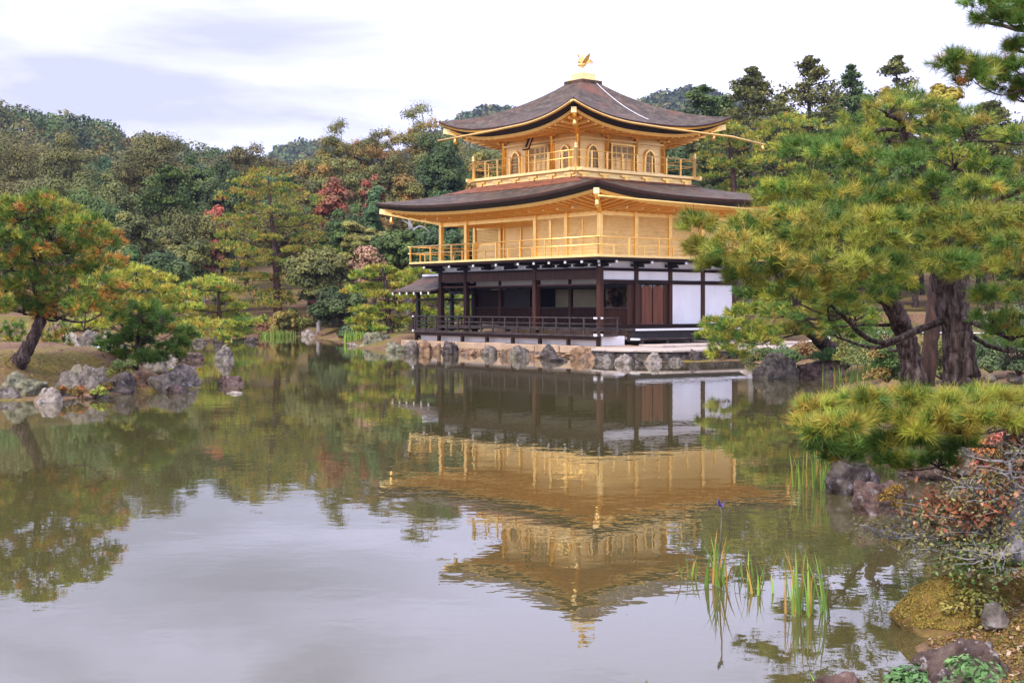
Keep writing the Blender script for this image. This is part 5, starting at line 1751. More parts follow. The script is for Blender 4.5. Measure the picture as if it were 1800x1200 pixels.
SP = dict(n=9000, lobes=34, size=.15)
KEY = [
    (265, 232, 150, 72, "brown", "big olive brown tree rising above the wood right of the left hillside", dict(n=14000, lobes=46)),
    (118, 238, 160, 62, "olive", "tall olive green tree with a pointed top above the island pine", dict(n=12000, lobes=40, cone=.35)),
    (15, 238, 165, 80, "brown", "broad russet brown tree at the left edge above the wood", dict(n=12000, lobes=40)),
    (45, 300, 142, 58, "brown", "dark brown green tree below the broad russet one at the left edge", dict(n=9000, lobes=34)),
    (185, 300, 135, 60, "olive", "olive tree with a spreading crown left of the bright conical pine", dict(n=10000, lobes=36)),
    (400, 285, 138, 55, "dark", "round dark green tree behind the top of the tall amber pine", dict(n=10000, lobes=36)),
    (345, 262, 150, 40, "green", "mid green tree directly right of the big olive brown one", dict(n=8000, lobes=30)),
    (435, 250, 162, 50, "brown", "dark brown green tree on the crest above the tall amber pine", dict(n=9000, lobes=34)),
    (505, 268, 150, 45, "brown", "russet green tree between the tall amber pine and the red maples", dict(n=8000, lobes=30)),
    (490, 284, 124, 42, "teal", "blue green feathery tree just behind the tall amber pine", dict(n=8000, lobes=30, cone=.4)),
    (560, 262, 160, 50, "gold", "golden green oak at the left of the skyline oaks", dict(n=8000, lobes=34, open_=.6)),
    (600, 212, 172, 46, "gold", "golden green oak with an open top left of the tallest skyline oak", dict(n=8500, lobes=36, open_=.8)),
    (655, 204, 172, 50, "gold", "golden green oak with a ragged top in the middle of the skyline oaks", dict(n=8500, lobes=36, open_=.8)),
    (745, 184, 165, 62, "gold", "tallest golden green skyline oak beside the upper roof", dict(n=11000, lobes=42, open_=.7)),
    (775, 230, 128, 62, "dark", "large round dark green tree left of the upper balcony", dict(n=14000, lobes=46, cone=.2)),
    (690, 255, 150, 46, "olive", "olive tree below the middle skyline oak", dict(n=8000, lobes=32)),
    (640, 268, 148, 44, "olive", "dull olive tree above the right red maple", dict(n=8000, lobes=32)),
    (725, 298, 116, 50, "gold", "yellow tinted tree above the left end of the lower roof", dict(n=9000, lobes=34)),
    (790, 318, 112, 46, "teal", "blue green tree above the lower roof left of the upper balcony", dict(n=8000, lobes=30, cone=.3)),
    (660, 320, 112, 34, "teal", "small blue green tree between the right red maple and the lower roof", dict(n=6000, lobes=26, cone=.3)),
    (850, 255, 122, 45, "gold", "golden green tree behind the left of the upper balcony", dict(n=8000, lobes=32)),
    (640, 375, 104, 46, "ygreen", "yellow green layered tree left of the lower roof's tip", dict(n=9000, lobes=30, sq=.4)),
    (700, 385, 100, 44, "green", "green tree behind the left tip of the lower roof", dict(n=8000, lobes=30)),
    (765, 400, 98, 48, "teal", "blue green pine like tree seen between the gilded posts", dict(n=8000, lobes=30)),
    (830, 400, 104, 50, "olive", "olive tree with orange leaves seen behind the gilded loggia", dict(n=8000, lobes=30)),
    (285, 440, 97, 55, "dark", "round dark green tree behind the golden flat topped pine", dict(n=10000, lobes=34)),
    (230, 372, 108, 44, "olive", "small olive tree with yellow leaves right of the island pine's top", dict(n=7000, lobes=28)),
    (285, 392, 112, 40, "brown", "thin grey brown tree left of the left red maple", dict(n=4500, lobes=26, open_=.6, bark="bark_grey")),
    (330, 420, 106, 40, "olive", "grey olive tree under the left red maple", dict(n=6000, lobes=28, bark="bark_grey")),
    (210, 425, 102, 38, "green", "green tree just above the golden flat topped pine", dict(n=7000, lobes=28)),
    (560, 440, 97, 56, "olive", "rounded olive tree with pale limbs right of the tall amber pine", dict(n=10000, lobes=36, bark="bark_grey")),
    (600, 512, 94, 52, "dark", "low dark green tree with a leaning trunk on the far shore", dict(n=9000, lobes=30, trunk_h=.25)),
    (500, 545, 97, 26, "gold", "small yellowish bush tree above the far shore reeds", dict(n=4500, lobes=18, trunk_h=.2)),
    (585, 480, 98, 36, "red", "low spreading red maple behind the low dark far shore tree", dict(n=4500, lobes=26, sq=.45)),
    (378, 352, 116, 30, "red", "bright red maple left of the tall amber pine", dict(n=4500, lobes=26, open_=.6, bark="bark_grey")),
    (360, 410, 112, 34, "maroon", "dull maroon maple below the bright red one", dict(n=4500, lobes=26, open_=.5, bark="bark_grey")),
    (590, 302, 118, 42, "maroon", "tall maroon maple in the middle of the wood", dict(n=6000, lobes=32, open_=.6, bark="bark_grey")),
    (655, 296, 128, 32, "maroon", "smaller maroon maple with white twigs right of the tall one", dict(n=4000, lobes=24, open_=.7, bark="bark_grey")),
    (640, 428, 98, 36, "pink", "pale pinkish brown tree with thin leaves left of the gilded balcony", dict(n=2600, lobes=34, open_=.9, bark="bark_grey")),
    (565, 300, 130, 30, "olive", "olive green tree just left of the tall maroon maple", dict(n=6000, lobes=28)),
    (610, 345, 106, 30, "green", "small green tree right below the tall maroon maple", dict(n=6000, lobes=24)),
    # right of the pavilion
    (1172, 186, 142, 46, "olive", "olive crown on the skyline at the left of the cypresses", dict(n=7000, lobes=32, open_=.6)),
    (1285, 205, 136, 50, "green", "green crown filling the gap below the two left cypresses", dict(n=7000, lobes=32, open_=.5)),
    (1398, 190, 138, 50, "olive", "olive crown between the tallest cypress and its left neighbour", dict(n=7000, lobes=32, open_=.5)),
    (1520, 160, 140, 52, "olive", "olive crown right of the tallest cypress", dict(n=7000, lobes=32, open_=.6)),
    (1620, 168, 136, 52, "gold", "golden crown above the old pine's top", dict(n=7000, lobes=32, open_=.6)),
    (1720, 200, 130, 60, "olive", "olive crown behind the overhanging pine's middle branch", dict(n=7000, lobes=32, open_=.5)),
    (1150, 165, 150, 50, "gold", "orange tinted tree right behind the upper roof's peak", dict(n=8000, lobes=34)),
    (1205, 175, 118, 44, "olive", "rounded olive pine behind the upper roof's right slope", dict(n=8000, lobes=32)),
    (1240, 320, 100, 60, "dark", "dark green tree behind the upper balcony's right end", dict(n=9000, lobes=34)),
    (1190, 250, 108, 50, "dark", "dark green tree right behind the third storey", dict(n=9000, lobes=34)),
    (1330, 375, 104, 60, "green", "mid green tree behind the lower roof's right end", dict(n=9000, lobes=34)),
    (1440, 330, 104, 60, "dark", "dark tree between the garden pines and the old pine", dict(n=9000, lobes=34)),
    (1560, 300, 110, 60, "green", "green tree hidden behind the old pine's crown", dict(n=8000, lobes=32)),
    (1655, 118, 60, 46, "yellow", "bright yellow tree between the old pine and the overhanging pine", dict(n=9000, lobes=36, size=.10)),
    (1700, 330, 70, 60, "dark", "dark green tree behind the old pine at the right", dict(n=8000, lobes=32)),
    (1790, 380, 62, 60, "dark", "dark green tree at the right edge behind the thick trunk", dict(n=8000, lobes=32, size=.12)),
]
for i, (px, top, D, rpx, kind, lb, kw) in enumerate(KEY):
    tree_at(px, top, D, rpx, kind, lb, 100 + i, name="maple_tree" if kind in ("red", "maroon") else "broadleaf_tree", cat="maple" if kind in ("red", "maroon") else "tree", **kw)
tree_at(300, 290, 122, 52, "^green", "bright green conical pine with orange tips left of the left red maple", 190, name="conical_pine", cat="pine tree", n=11000, gaps=0.0, size=.15)
SKY = [
    (1235, 148, 128, 48, "leftmost of the tall cypresses on the skyline right of the pavilion"),
    (1322, 116, 122, 50, "tall cypress with a pale trunk above the long gutter's end"),
    (1422, 93, 122, 58, "tallest cypress on the skyline right of the pavilion"),
    (1500, 110, 132, 40, "flat topped cypress right of the tallest one on the skyline"),
    (1575, 95, 132, 38, "slim cypress on the skyline above the old pine"),
    (1370, 165, 140, 45, "shorter cypress between the two tallest ones"),
    (1275, 170, 138, 45, "shorter cypress behind the leftmost tall one"),
    (1465, 170, 140, 45, "shorter cypress right behind the tallest one"),
    (1740, 175, 115, 60, "brownish cypress at the right behind the bright yellow tree"),
]
for i, (px, top, D, rpx, lb) in enumerate(SKY):
    tree_at(px, top, D, rpx, "^olive" if i % 3 else "^green", lb, 200 + i, name="cypress_tree", cat="cypress", group="cypresses on the skyline", n=16000, gaps=.3, size=.19, bark="bark_grey" if i == 1 else "bark")

# fill the wood with copies of a dozen trees
protos = []
hid = Vector((0, 0, 0))
specs = [("dark", 4.4, 9.5), ("brown", 4.6, 10), ("olive", 4.2, 9.5), ("green", 4.0, 9), ("gold", 4.4, 10.5), ("teal", 3.6, 10), ("olive", 4.8, 11), ("brown", 4.0, 9)]
WORDS = {"dark": "dark green", "brown": "brownish", "olive": "olive", "green": "mid green", "gold": "golden green", "teal": "blue green"}
rsF = random.Random(8)
count = 0
used = {}
for (D, step) in ((114, 7.0), (126, 7.0), (140, 7.5), (156, 8.0), (176, 8.5), (200, 9.5), (228, 10.5)):
    half = D * 900 / F_PX + 6
    x = -half
    while x < half:
        xx, yy = x + rsF.uniform(-2, 2), D + rsF.uniform(-4, 4)
        x += step
        px = 900 + xx * F_PX / yy
        if 880 < px < 1120 and D < 200:
            continue
        k = rsF.randrange(len(specs))
        kind, r, h = specs[k]
        sc = rsF.uniform(.8, 1.12) * (1 if px > 560 or px < 200 else .88)
        loc = Vector((xx, yy, gh(xx, yy) - .2))
        topy = HOR - (loc.z + h * sc - EYE) * F_PX / yy
        if px > 1150:
            side = "right of the pavilion"
        elif px < 200:
            side = "above the island pine"
        elif px < 420:
            side = "below the left hillside"
        elif px < 600:
            side = "behind the tall amber pine"
        else:
            side = "between the red maples and the upper roof"
        tier = "low" if D < 130 else ("mid slope" if D < 170 else "upper slope")
        lb = "%s %s tree in the wood %s" % (tier, WORDS[kind], side)
        grp = "trees of the dense wood"
        if k >= len(protos) or protos[k] is None:
            while len(protos) <= k:
                protos.append(None)
            protos[k] = tree_obj("wood_tree", loc, broadleaf(r, h, PALS[kind], 300 + k, n=8000, lobes=32, open_=.3, cone=.5 if kind in ("teal", "dark", "green") else .15), lb, "tree", grp, scale=sc, rz=rsF.uniform(0, 6))
        else:
            copy_tree(protos[k], loc, rsF.uniform(0, 6.28), (sc, sc, sc * rsF.uniform(.9, 1.12)), lb, grp)
        count += 1

# the wooded hills far behind: too many crowns to count, one mass
rngH = np.random.default_rng(12)
L = Leaves()


def far_wood(n, xf, yf, rr_, nl, size, pal):
    for _ in range(n):
        x, y = xf(), yf()
        z = gh(x, y)
        r = rngH.uniform(*rr_)
        u = sphere_dirs(rngH, nl, -.2)
        P = np.array([x, y, z + r * .9]) + u * np.array([r, r, r * 1.15]) * rngH.uniform(.75, 1.05, (nl, 1))
        base = np.array(pal[rngH.integers(0, len(pal))]) * rngH.uniform(.8, 1.2)
        add_leaves(L, rngH, P, u, size, base * rngH.uniform(.8, 1.2, (nl, 1)), .8)


HP = PALS["olive"] + PALS["dark"] + PALS["brown"] + PALS["green"] + PALS["gold"][:2]
far_wood(520, lambda: rngH.uniform(-175, -22), lambda: rngH.uniform(245, 400), (2.4, 4.6), 230, .40, HP)
far_wood(260, lambda: rngH.uniform(-110, 60), lambda: rngH.uniform(250, 430), (2.4, 4.6), 210, .42, HP)
far_wood(1500, lambda: rngH.uniform(-210, 230), lambda: rngH.uniform(830, 955), (3.5, 6), 46, 1.5, PALS["dark"] + PALS["olive"] + PALS["green"])
o = L.build("hillside_forest", M["leaf"])
tag(o, "unbroken forest covering the hills far behind the garden", "forest", kind="stuff")

# ---------------------------------------------------------------- shrubs, ferns, reeds
def shrub(name, label, loc, r, h, pal, n, size, seed, lobes=9, cat="shrub", bark="twig", group=None, stems=7):
    rng = np.random.default_rng(seed)
    rs = random.Random(seed)
    root = empty(name, loc, 0, label, cat, group)
    st, L = MB(), Leaves()
    for i in range(lobes):
        a, f = rng.uniform(0, 6.28), rng.uniform(.1, .75)
        low = i % 5 < 2
        if low:
            f = rng.uniform(.35, .8)
        c = np.array([np.cos(a) * r * f, np.sin(a) * r * f * .8, h * (rng.uniform(.06, .2) if low else rng.uniform(.25, .72))])
        u = sphere_dirs(rng, n // lobes, -.3)
        lr = r * rng.uniform(.30, .48)
        P = c + u * np.array([lr, lr, min(lr * .8, h * .42)]) * rng.uniform(.6, 1.05, (len(u), 1))
        base = np.array(pal)[rng.integers(0, len(pal))]
        add_leaves(L, rng, P, u + np.array([0, 0, .6]), size, base * rng.uniform(.7, 1.3, (len(u), 1)))
        st.tube([(0, 0, -.05), c * np.array([.5, .5, .55]), c], [.02 * r + .006, .014 * r + .004, .003], 5, False)
    st.build("stems", M[bark], root, True)
    L.build("foliage", M["leaf"], root)
    return root


def g3(px, py, D):
    p = at(px, py, D)
    return p


MIXR = [(.30, .12, .03), (.36, .16, .04), (.20, .16, .035)]
shrub("fern_shrub", "orange brown fern clump under the left side of the domed grey boulder", at(110, 692, 31.4), .24, .24, MIXR, 900, .022, 1)
shrub("fern_shrub", "rusty orange fern clump under the right side of the domed grey boulder", at(138, 694, 31.6), .27, .22, [(.36, .12, .03), (.30, .13, .03), (.24, .16, .04)], 900, .022, 2)
shrub("fern_shrub", "yellow green fern at the water between the domed and the square boulders", at(173, 694, 32), .24, .27, [(.34, .36, .05), (.42, .42, .06), (.25, .30, .05)], 900, .022, 3)
shrub("fern_shrub", "small rust coloured fern above the yellow green one", at(188, 683, 33), .18, .16, MIXR, 500, .02, 4)
shrub("fern_shrub", "yellow brown fern between the square boulder and the tilted brown one", at(232, 684, 34.4), .17, .18, [(.28, .22, .05), (.22, .20, .05)], 500, .02, 5)
shrub("low_shrub", "low yellow green shrub left of the young pine on the island", at(212, 658, 35), .45, .38, [(.26, .27, .07), (.32, .28, .07), (.17, .21, .06)], 2200, .026, 6)
shrub("low_shrub", "dark clipped shrub on the right bank behind the purple brown boulder", at(1550, 640, 36), 1.1, .75, [(.10, .15, .045), (.20, .20, .05), (.07, .11, .04)], 6000, .035, 7, lobes=16)
shrub("low_shrub", "mossy green mound like shrub right of the leaning pine's foot", at(1510, 634, 39), .7, .42, [(.17, .16, .04), (.22, .20, .05)], 3500, .035, 8, lobes=12)
shrub("low_shrub", "small dark green juniper before the leaning pine's foot", at(1455, 632, 41), .7, .36, [(.07, .14, .04), (.09, .17, .05)], 3000, .035, 9, lobes=12)
shrub("low_shrub", "yellow green shrub between the slender pine and the thick trunk", at(1655, 662, 28), .55, .95, [(.24, .27, .06), (.30, .30, .07), (.15, .20, .05)], 5000, .03, 10, lobes=16)
shrub("low_shrub", "shrub with pointed leaves at the foot of the forked pine", at(1560, 668, 27), .5, .8, [(.10, .17, .045), (.16, .19, .05), (.30, .20, .06)], 4500, .03, 11, lobes=14)
for (px, py, D, r, h, lb, sd, n, pal) in [
    (1392, 622, 47, .9, .6, "dark green shrub behind the white speckled boulder on the right bank", 41, 3500, [(.07, .12, .04), (.10, .15, .045)]),
    (1440, 618, 46, .8, .5, "reddish low shrub behind the leaning pine's trunk", 42, 3000, [(.22, .12, .05), (.16, .13, .045)]),
    (1495, 612, 46, 1.0, .8, "olive shrub right of the leaning pine's trunk", 43, 3500, [(.15, .16, .045), (.20, .18, .05)]),
    (1540, 606, 47, 1.0, .9, "mid green shrub left of the forked pine's fork", 44, 3500, [(.09, .15, .04), (.12, .17, .045)]),
    (1585, 640, 38, .8, .8, "yellow green shrub right behind the forked pine", 45, 3500, [(.22, .24, .06), (.17, .20, .05)]),
    (1345, 612, 54, .9, .5, "low green shrub beside the landing's right end", 46, 3000, [(.10, .15, .04), (.16, .16, .045)]),
    (1700, 640, 33, .7, .9, "round dark shrub right behind the thick pine trunk", 47, 3500, [(.07, .12, .04), (.10, .15, .045)]),
]:
    p_ = at(px, py, D)
    shrub("low_shrub", lb, (p_.x, D, gh(p_.x, D) - .05), r, h, pal, n, .045, sd, lobes=14)
for (px, py, D, r, h, lb, sd, n) in [(1740, 650, 27, .62, .75, "blue green juniper shrub right of the thick pine trunk", 12, 6000), (1790, 655, 25, .6, .95, "larger blue green juniper at the right edge", 13, 7000),
                                      (1775, 615, 31, .9, 1.05, "pale green juniper behind the two front ones at the right edge", 14, 6500)]:
    shrub("juniper_shrub", lb, at(px, py, D), r, h, [(.14, .20, .09), (.19, .25, .11), (.10, .15, .07)], n, .028, sd, lobes=18)
# the overhanging azalea with lichened branches at the lower right
az = empty("azalea_bush", at(1782, 1012, 8.9), 0, "sprawling bush with pale lichened branches and russet leaves at lower right", "bush")
rs = random.Random(5)
rngA = np.random.default_rng(5)
o0 = np.array(az.location)
bb = MB()
tips = []
A = lambda px, py, D: np.array(at(px, py, D)) - o0
for path in ([(1790, 990, 8.9, .07), (1775, 930, 9, .045), (1740, 935, 9.1, .032), (1700, 925, 9.2, .024), (1660, 940, 9.3, .018), (1610, 945, 9.5, .012), (1545, 940, 9.7, .005)],
             [(1775, 930, 9, .04), (1790, 870, 8.9, .03), (1775, 830, 8.9, .02), (1790, 790, 8.9, .01)],
             [(1700, 925, 9.2, .02), (1690, 900, 9.3, .016), (1650, 905, 9.4, .012), (1600, 925, 9.6, .006)],
             [(1775, 930, 9, .03), (1750, 890, 9, .022), (1725, 865, 9, .018), (1700, 855, 9, .012)],
             [(1740, 935, 9.1, .022), (1720, 960, 9.1, .016), (1680, 970, 9.2, .01), (1640, 965, 9.3, .006)],
             [(1790, 960, 8.8, .03), (1760, 975, 8.8, .018), (1720, 985, 8.9, .01)],
             [(1775, 930, 9, .03), (1800, 900, 9.2, .02), (1815, 850, 9.3, .012)]):
    q = limb_tube(bb, [(*A(a, b, d), r) for a, b, d, r in path], 7, .012, rs, 5)
    q = np.array(q)
    for p in q[4:]:
        for _ in range(5):
            e = p[:3] + rngA.normal(0, 1, 3) * np.array([.13, .13, .040]) + np.array([0, 0, .02])
            m_ = (p[:3] + e) / 2 + rngA.normal(0, .02, 3)
            bb.tube([p[:3], m_, e], [max(p[3] * .45, .006), .005, .0025], 4, False)
            tips.append(e)
bb.build("branches", M["bark_grey"], az, True)
tips = np.array(tips)
L = Leaves()
for nm, pal, keep, sz in (("a", [(.17, .165, .08), (.22, .20, .085), (.13, .145, .07), (.29, .27, .075)], lambda t: t[:, 0] > -9, .0145),):
    P = np.repeat(tips, 13, 0) + rngA.normal(0, .042, (len(tips) * 13, 3))
    add_leaves(L, rngA, P, rngA.normal(0, .5, P.shape) + np.array([0, -.2, .8]), sz, np.array(pal)[rngA.integers(0, 4, len(P))] * rngA.uniform(.7, 1.3, (len(P), 1)))
L.build("foliage", M["leaf"], az)
L = Leaves()
rc = [A(x, y, d) for x, y, d in [(1640, 895, 9.4), (1665, 885, 9.3), (1690, 900, 9.2), (1660, 915, 9.3), (1715, 890, 9.1), (1745, 850, 9.1), (1770, 815, 9.1), (1730, 830, 9.3), (1790, 830, 9.0), (1750, 900, 9.0), (1720, 915, 9.1), (1790, 780, 9.2), (1765, 870, 8.9)]]
P = np.repeat(np.array(rc), 95, 0)
P = P + rngA.normal(0, 1, P.shape) * np.array([.10, .10, .065])
add_leaves(L, rngA, P, rngA.normal(0, .5, P.shape) + np.array([0, -.3, .7]), .025, np.array([(.27, .085, .045), (.22, .065, .04), (.33, .15, .09), (.17, .07, .04)])[rngA.integers(0, 4, len(P))] * rngA.uniform(.7, 1.3, (len(P), 1)))
L.build("russet_leaves", M["leaf"], az)
L = Leaves()
rc = [A(x, y, d) for x, y, d in [(1700, 985, 9.1), (1730, 975, 9.0), (1690, 965, 9.3), (1755, 990, 9.0), (1720, 1000, 9.0)]]
P = np.repeat(np.array(rc), 260, 0)
P = P + rngA.normal(0, 1, P.shape) * np.array([.10, .10, .055])
add_leaves(L, rngA, P, rngA.normal(0, .5, P.shape) + np.array([0, -.3, .7]), .017, np.array([(.08, .15, .04), (.11, .19, .05), (.20, .22, .06)])[rngA.integers(0, 3, len(P))] * rngA.uniform(.7, 1.3, (len(P), 1)))
L.build("green_leaves", M["leaf"], az)
shrub("azalea_bush", "red orange leaved bush at the foot of the overhanging pine", at(1752, 830, 11.5), .28, .40, [(.42, .17, .05), (.36, .20, .05), (.45, .14, .10)], 1500, .02, 21)
# glossy leaves at the bottom edge
for (px, py, D, r, h, lb, sd) in [(1735, 1235, 7.1, .26, .24, "glossy green shrub at the bottom right corner before the purple rock", 31), (1600, 1225, 7.2, .16, .15, "small glossy green shrub at the bottom edge left of the purple rock", 32)]:
    shrub("camellia_shrub", lb, at(px, py, D), r, h, [(.11, .22, .07), (.15, .28, .09), (.08, .16, .055)], 700, .021, sd, lobes=12)
shrub("creeping_plant", "trailing yellow green leaves on the mossy bank above the golden mound", at(1715, 1075, 9.0), .22, .16, [(.30, .30, .06), (.36, .33, .08), (.20, .22, .06)], 500, .017, 33)
shrub("creeping_plant", "small plant with orange leaves on the bank behind the mossy mound", at(1715, 1022, 9.9), .14, .12, [(.50, .28, .10), (.45, .30, .08)], 160, .02, 34)


def reed(name, label, pts, h, blades, seed, pal, wd=.017, spread=.10, cat="reeds", group=None, bend=.42):
    """a clump of upright blades standing in the water at pts (world)"""
    rng = np.random.default_rng(seed)
    if 1 < len(pts) <= 3:
        blades *= len(pts)
        spread *= 1.3
        pts = [sum((Vector(p) for p in pts), Vector()) / len(pts)]
    b0 = Vector(pts[0])
    root = empty(name, b0, 0, label, cat, group)
    L = Leaves()
    for p in pts:
        for _ in range(blades):
            o_ = np.array(p) - np.array(b0) + np.array([rng.normal(0, spread), rng.normal(0, spread), -.08])
            hh = h * rng.uniform(.5, 1.08) + .08
            a = rng.uniform(0, 6.28)
            d = np.array([np.cos(a), np.sin(a), 0]) * hh * rng.uniform(.02, bend)
            sd = np.array([np.cos(a + 1.4), np.sin(a + 1.4) * .5, 0]) * wd * rng.uniform(.7, 1.2)
            c = np.array(pal)[rng.integers(0, len(pal))] * rng.uniform(.8, 1.2)
            prev = None
            ks = 5
            for k in range(ks + 1):
                t = k / ks
                q = o_ + np.array([0, 0, hh * t]) + d * t * t
                w_ = sd * (1 - t ** 3) / 2
                cur = (q - w_, q + w_)
                if prev is not None:
                    L.add(np.array([[prev[0], prev[1], cur[1], cur[0]]]), [c])
                prev = cur
    L.build("blades", M["leaf"], root)
    if len(pts) > 3:
        root["kind"] = "stuff"
    return root


RP = [(.16, .30, .05), (.22, .36, .06), (.12, .24, .045)]
RO = RP + [(.42, .24, .05)]
reed("iris_clump", "iris clump carrying the single violet flower in the near water", [on(1258, 1028), on(1268, 1030)], .40, 13, 1, RO, spread=.05)
fl = empty("iris_flower", on(1262, 1026), 0, "single violet iris flower on a tall stem above the near iris clump", "flower")
MB().tube([(0, 0, 0), (.02, 0, .3), (.03, 0, .55), (.02, 0, .60)], [.008, .007, .006, .010], 6).build("stem", M["leaf_stem"] if "leaf_stem" in M else M["rock_green"], fl, True)
b = MB()
for i in range(6):
    a = i * math.pi / 3
    dz = -.03 if i % 2 else .05
    c_, s_ = math.cos(a), math.sin(a)
    b.poly([(.02, 0, .60), (.02 + c_ * .02 - s_ * .014, s_ * .02 + c_ * .014, .625), (.02 + c_ * .042, s_ * .042, .62 + dz), (.02 + c_ * .02 + s_ * .014, s_ * .02 - c_ * .014, .625)], [(0, 1, 2, 3)])
b.build("petals", M["iris"], fl)
reed("iris_clump", "sparse iris blades left of the flowering clump", [on(1212, 1016)], .20, 7, 2, RO, spread=.05)
reed("iris_clump", "thin iris blades right of the flowering clump", [on(1318, 1010), on(1345, 1030)], .24, 6, 3, RO, spread=.07)
reed("iris_clump", "thin short iris blades between the two tallest near clumps", [on(1355, 1050), on(1330, 1040)], .22, 8, 4, RO, spread=.06)
reed("iris_clump", "thick iris clump with orange blades nearest the mossy mound", [on(1405, 1075), on(1425, 1068), on(1412, 1090)], .42, 9, 5, RO, spread=.06)
reed("iris_clump", "single young blade at the bottom edge of the picture", [on(1435, 1202)], .09, 2, 6, RP, spread=.01)
reed("iris_clump", "tuft of blades at the bottom edge in the middle", [on(1130, 1204)], .06, 3, 16, RP, spread=.03)
reed("reed_clump", "tall iris reeds left of the big dark boulder in the inlet", [on(1420, 858), on(1440, 865), on(1452, 850)], .55, 15, 7, RO, spread=.12, bend=.4)
reed("reed_clump", "reeds before the purple brown boulder on the right bank", [on(1470 + 16 * i, 668 + (i % 2)) for i in range(5)], .55, 9, 8, RO, spread=.18, wd=.03)
reed("reed_clump", "brighter reeds right of the purple brown boulder", [on(1518, 670), on(1530, 668), on(1545, 672)], .75, 10, 9, RP, spread=.15, wd=.03)
reed("reed_clump", "wide bed of bright green reeds on the far shore", [on(468 + 7 * i, 592) for i in range(7)], .52, 24, 10, [(.16, .25, .04), (.20, .28, .045)], spread=.22, wd=.07)
reed("reed_clump", "small bed of bright green reeds left of the shore pine", [on(612 + 7 * i, 602) for i in range(4)], .8, 22, 11, [(.20, .31, .045), (.26, .35, .055)], spread=.20, wd=.06)
reed("reed_clump", "yellow reeds under the bright green layered pine", [on(388 + 6 * i, 594) for i in range(3)], .6, 16, 12, [(.36, .40, .05), (.40, .42, .06)], spread=.2, wd=.06)

# the dead grey tree behind the lower roof's left tip
dt = MB()
p0 = place(722, 104)
o0 = np.array(p0)
A = lambda px, py, D=104: np.array(at(px, py, D)) - o0
rs = random.Random(3)
limb_tube(dt, [(0, 0, -.2, .3), (*A(718, 470), .24), (*A(722, 415), .2), (*A(720, 390), .12), (*A(712, 375), .04)], 8, .03, rs)
limb_tube(dt, [(*A(723, 408), .12), (*A(738, 398), .09), (*A(750, 404), .07), (*A(760, 418), .03)], 6, .03, rs)
limb_tube(dt, [(*A(720, 395), .08), (*A(712, 390), .05), (*A(706, 386), .02)], 6, .02, rs)
r_ = empty("dead_tree", p0, 0, "bare grey dead tree showing under the lower roof's left tip", "tree")
dt.build("trunk", M["bark_grey"], r_, True)

rngM = np.random.default_rng(31)
n = 130000
x, y = rngM.uniform(1.9, 6.2, n), rngM.uniform(6.4, 12.6, n)
z = GZ(x, y) + .006
near = z > .03
x, y, z = x[near], y[near], z[near]
f = (np.sin(x * 2.3 + y) + np.sin(y * 3.1 - x * 1.7) + rngM.normal(0, .5, len(x))) > -.9
L = Leaves()
P = np.stack([x, y, z + .006], 1)[f]
pal = np.array([(.22, .125, .03), (.28, .18, .04), (.15, .10, .03), (.20, .17, .04)])
add_leaves(L, rngM, P, np.tile([0, 0, 1.0], (len(P), 1)), .012, pal[rngM.integers(0, 4, len(P))] * rngM.uniform(.65, 1.3, (len(P), 1)))
o = L.build("moss", M["leaf"])
tag(o, "golden brown moss carpet over the near bank at lower right", "moss", kind="stuff")
L = Leaves()
P = np.stack([x, y, z + .015], 1)[rngM.random(len(x)) < .05]
pal = np.array([(.42, .27, .17), (.34, .19, .11), (.46, .35, .24), (.36, .33, .09)])
add_leaves(L, rngM, P, np.tile([0, 0, 1.0], (len(P), 1)), .02, pal[rngM.integers(0, 4, len(P))])
o = L.build("leaf_litter", M["leaf"])
tag(o, "fallen leaves scattered on the near bank", "leaf litter", kind="stuff")
# litter and moss on the island and under the far trees
n = 26000
x, y = rngM.uniform(-24, -7.5, n), rngM.uniform(29, 58, n)
z = GZ(x, y) + .008
k = z > .25
x, y, z = x[k], y[k], z[k]
L = Leaves()
f = rngM.random(len(x)) < smooth(38.5, 33, y) * .9 + .05
P = np.stack([x, y, z + .01], 1)[f]
pal = np.array([(.36, .23, .15), (.26, .155, .10), (.42, .31, .21), (.20, .12, .08)])
add_leaves(L, rngM, P, np.tile([0, 0, 1.0], (len(P), 1)), .035, pal[rngM.integers(0, 4, len(P))])
o = L.build("leaf_litter", M["leaf"])
tag(o, "fallen pine needles and leaves on the island slope", "leaf litter", kind="stuff")

# undergrowth along the far shore
rsU = random.Random(17)
UW = [("rounded dark green", [(.06, .11, .035), (.08, .14, .04)]), ("loose olive", [(.15, .155, .045), (.19, .18, .05)]), ("pale yellow green", [(.24, .26, .06), (.19, .22, .05)]), ("reddish brown", [(.26, .13, .06), (.20, .10, .05)])]
k = 0
for px in list(range(425, 640, 17)) + [660, 700, 755, 800, 180, 150, 215, 300, 325]:
    D = {0: 99.5, 1: 102, 2: 105}[k % 3] if px < 605 else (84 if px < 720 else 92)
    if px < 340:
        D = 85.5 + k % 3
    x = (px + rsU.uniform(-6, 6) - 900) * D / F_PX
    z = gh(x, D)
    if z < .12:
        D += 2.5
        x = (px - 900) * D / F_PX
        z = gh(x, D)
    w_, pal = UW[k % 4] if k % 5 else UW[0]
    where = "left of the reeds on the far shore" if px < 468 else ("behind the far shore reeds" if px < 530 else ("between the far reeds and the shore pine" if px < 650 else "behind the fishing deck"))
    if px < 340:
        where = "on the bank behind the golden flat topped pine"
    shrub("shore_shrub", "%s low shrub %s" % (w_, where), (x, D, z - .05), rsU.uniform(.8, 1.35), rsU.uniform(.7, 1.3), pal, 1300, .10, 400 + k, lobes=10, group="undergrowth on the far shore")
    k += 1

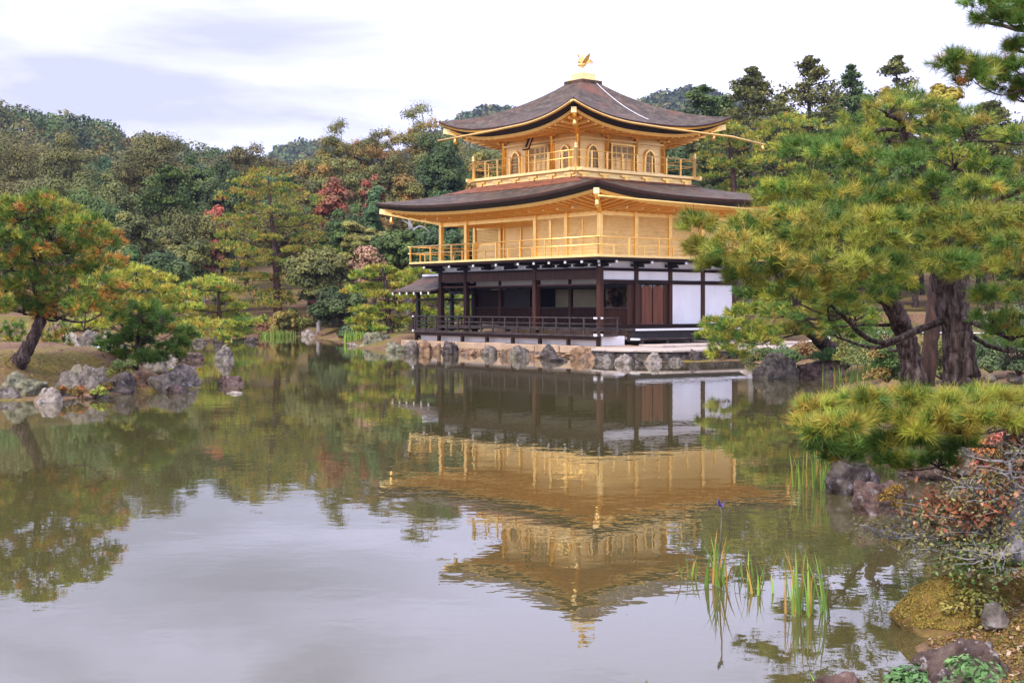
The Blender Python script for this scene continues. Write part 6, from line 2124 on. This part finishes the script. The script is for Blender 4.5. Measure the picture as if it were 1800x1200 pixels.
# gravel, low rail and stones on the right bank
gp = MB()
v, fc = [], []
nu, nv = 24, 5
for i in range(nu + 1):
    for j in range(nv + 1):
        u, w_ = i / nu, j / nv - .5
        x, y = 10.4 + 13 * u, 56.5 - 3.0 * u + 1.0 * math.sin(u * 5) + w_ * 1.8
        v.append((x, y, gh(x, y) + .05))
for i in range(nu):
    for j in range(nv):
        k = i * (nv + 1) + j
        fc.append((k, k + nv + 1, k + nv + 2, k + 1))
gp.poly(v, fc)
o = gp.build("gravel_path", M["white_sand"])
tag(o, kind="structure")
rl = empty("low_railing", at(1735, 612, 38), 0, "low pale timber railing right of the thick pine trunk", "railing")
for dx in (-.28, .0, .28):
    MB().cbox(dx, 0, -.05, .05, .05, .5).build("post", M["wood_grey"], rl)
for z in (.16, -.02):
    MB().box(-.34, .34, -.055, -.027, z - .03, z + .03).build("rail", M["wood_grey"], rl)

# the duck
dk_p = at(166, 615.5, 56.5)
dk_ = empty("duck", dk_p, R(25), "black and white duck resting on the brown rock behind the island", "duck")
b = MB()
b.tube([(-.30, 0, .06), (-.22, 0, .08), (-.08, 0, .085), (.08, 0, .09), (.18, 0, .12), (.23, 0, .19), (.25, 0, .25), (.28, 0, .29), (.32, 0, .285), (.345, 0, .27)], [.015, .07, .10, .105, .085, .05, .04, .05, .045, .02], 12)
b.build("body", M["duck_white"], dk_, True)
b = MB()
b.tube([(.345, 0, .272), (.40, 0, .262)], [.018, .010], 8)
b.build("bill", M["rock_warm"], dk_, True)
for s in (-1, 1):
    MB().tube([(-.28, s * .05, .10), (-.10, s * .085, .12), (.08, s * .075, .115)], [.02, .045, .02], 8).build("wing", M["duck_dark"], dk_, True)
MB().tube([(.262, 0, .315), (.30, 0, .315), (.325, 0, .295)], [.03, .038, .02], 8).build("cap", M["duck_dark"], dk_, True)

# ---------------------------------------------------------------- air
m, t, o_ = new_mat("haze")
pv = N(t, "ShaderNodeVolumePrincipled")
pv.inputs["Color"].default_value = (.27, .30, .48, 1)
pv.inputs["Density"].default_value = 0.00028
pv.inputs["Anisotropy"].default_value = 0.2
t.links.new(pv.outputs[0], o_.inputs["Volume"])
hz = MB().box(-950, 950, -65, 1400, -3, 260).build("haze", m)
tag(hz, "thin bluish air over the whole valley", "haze", kind="stuff")
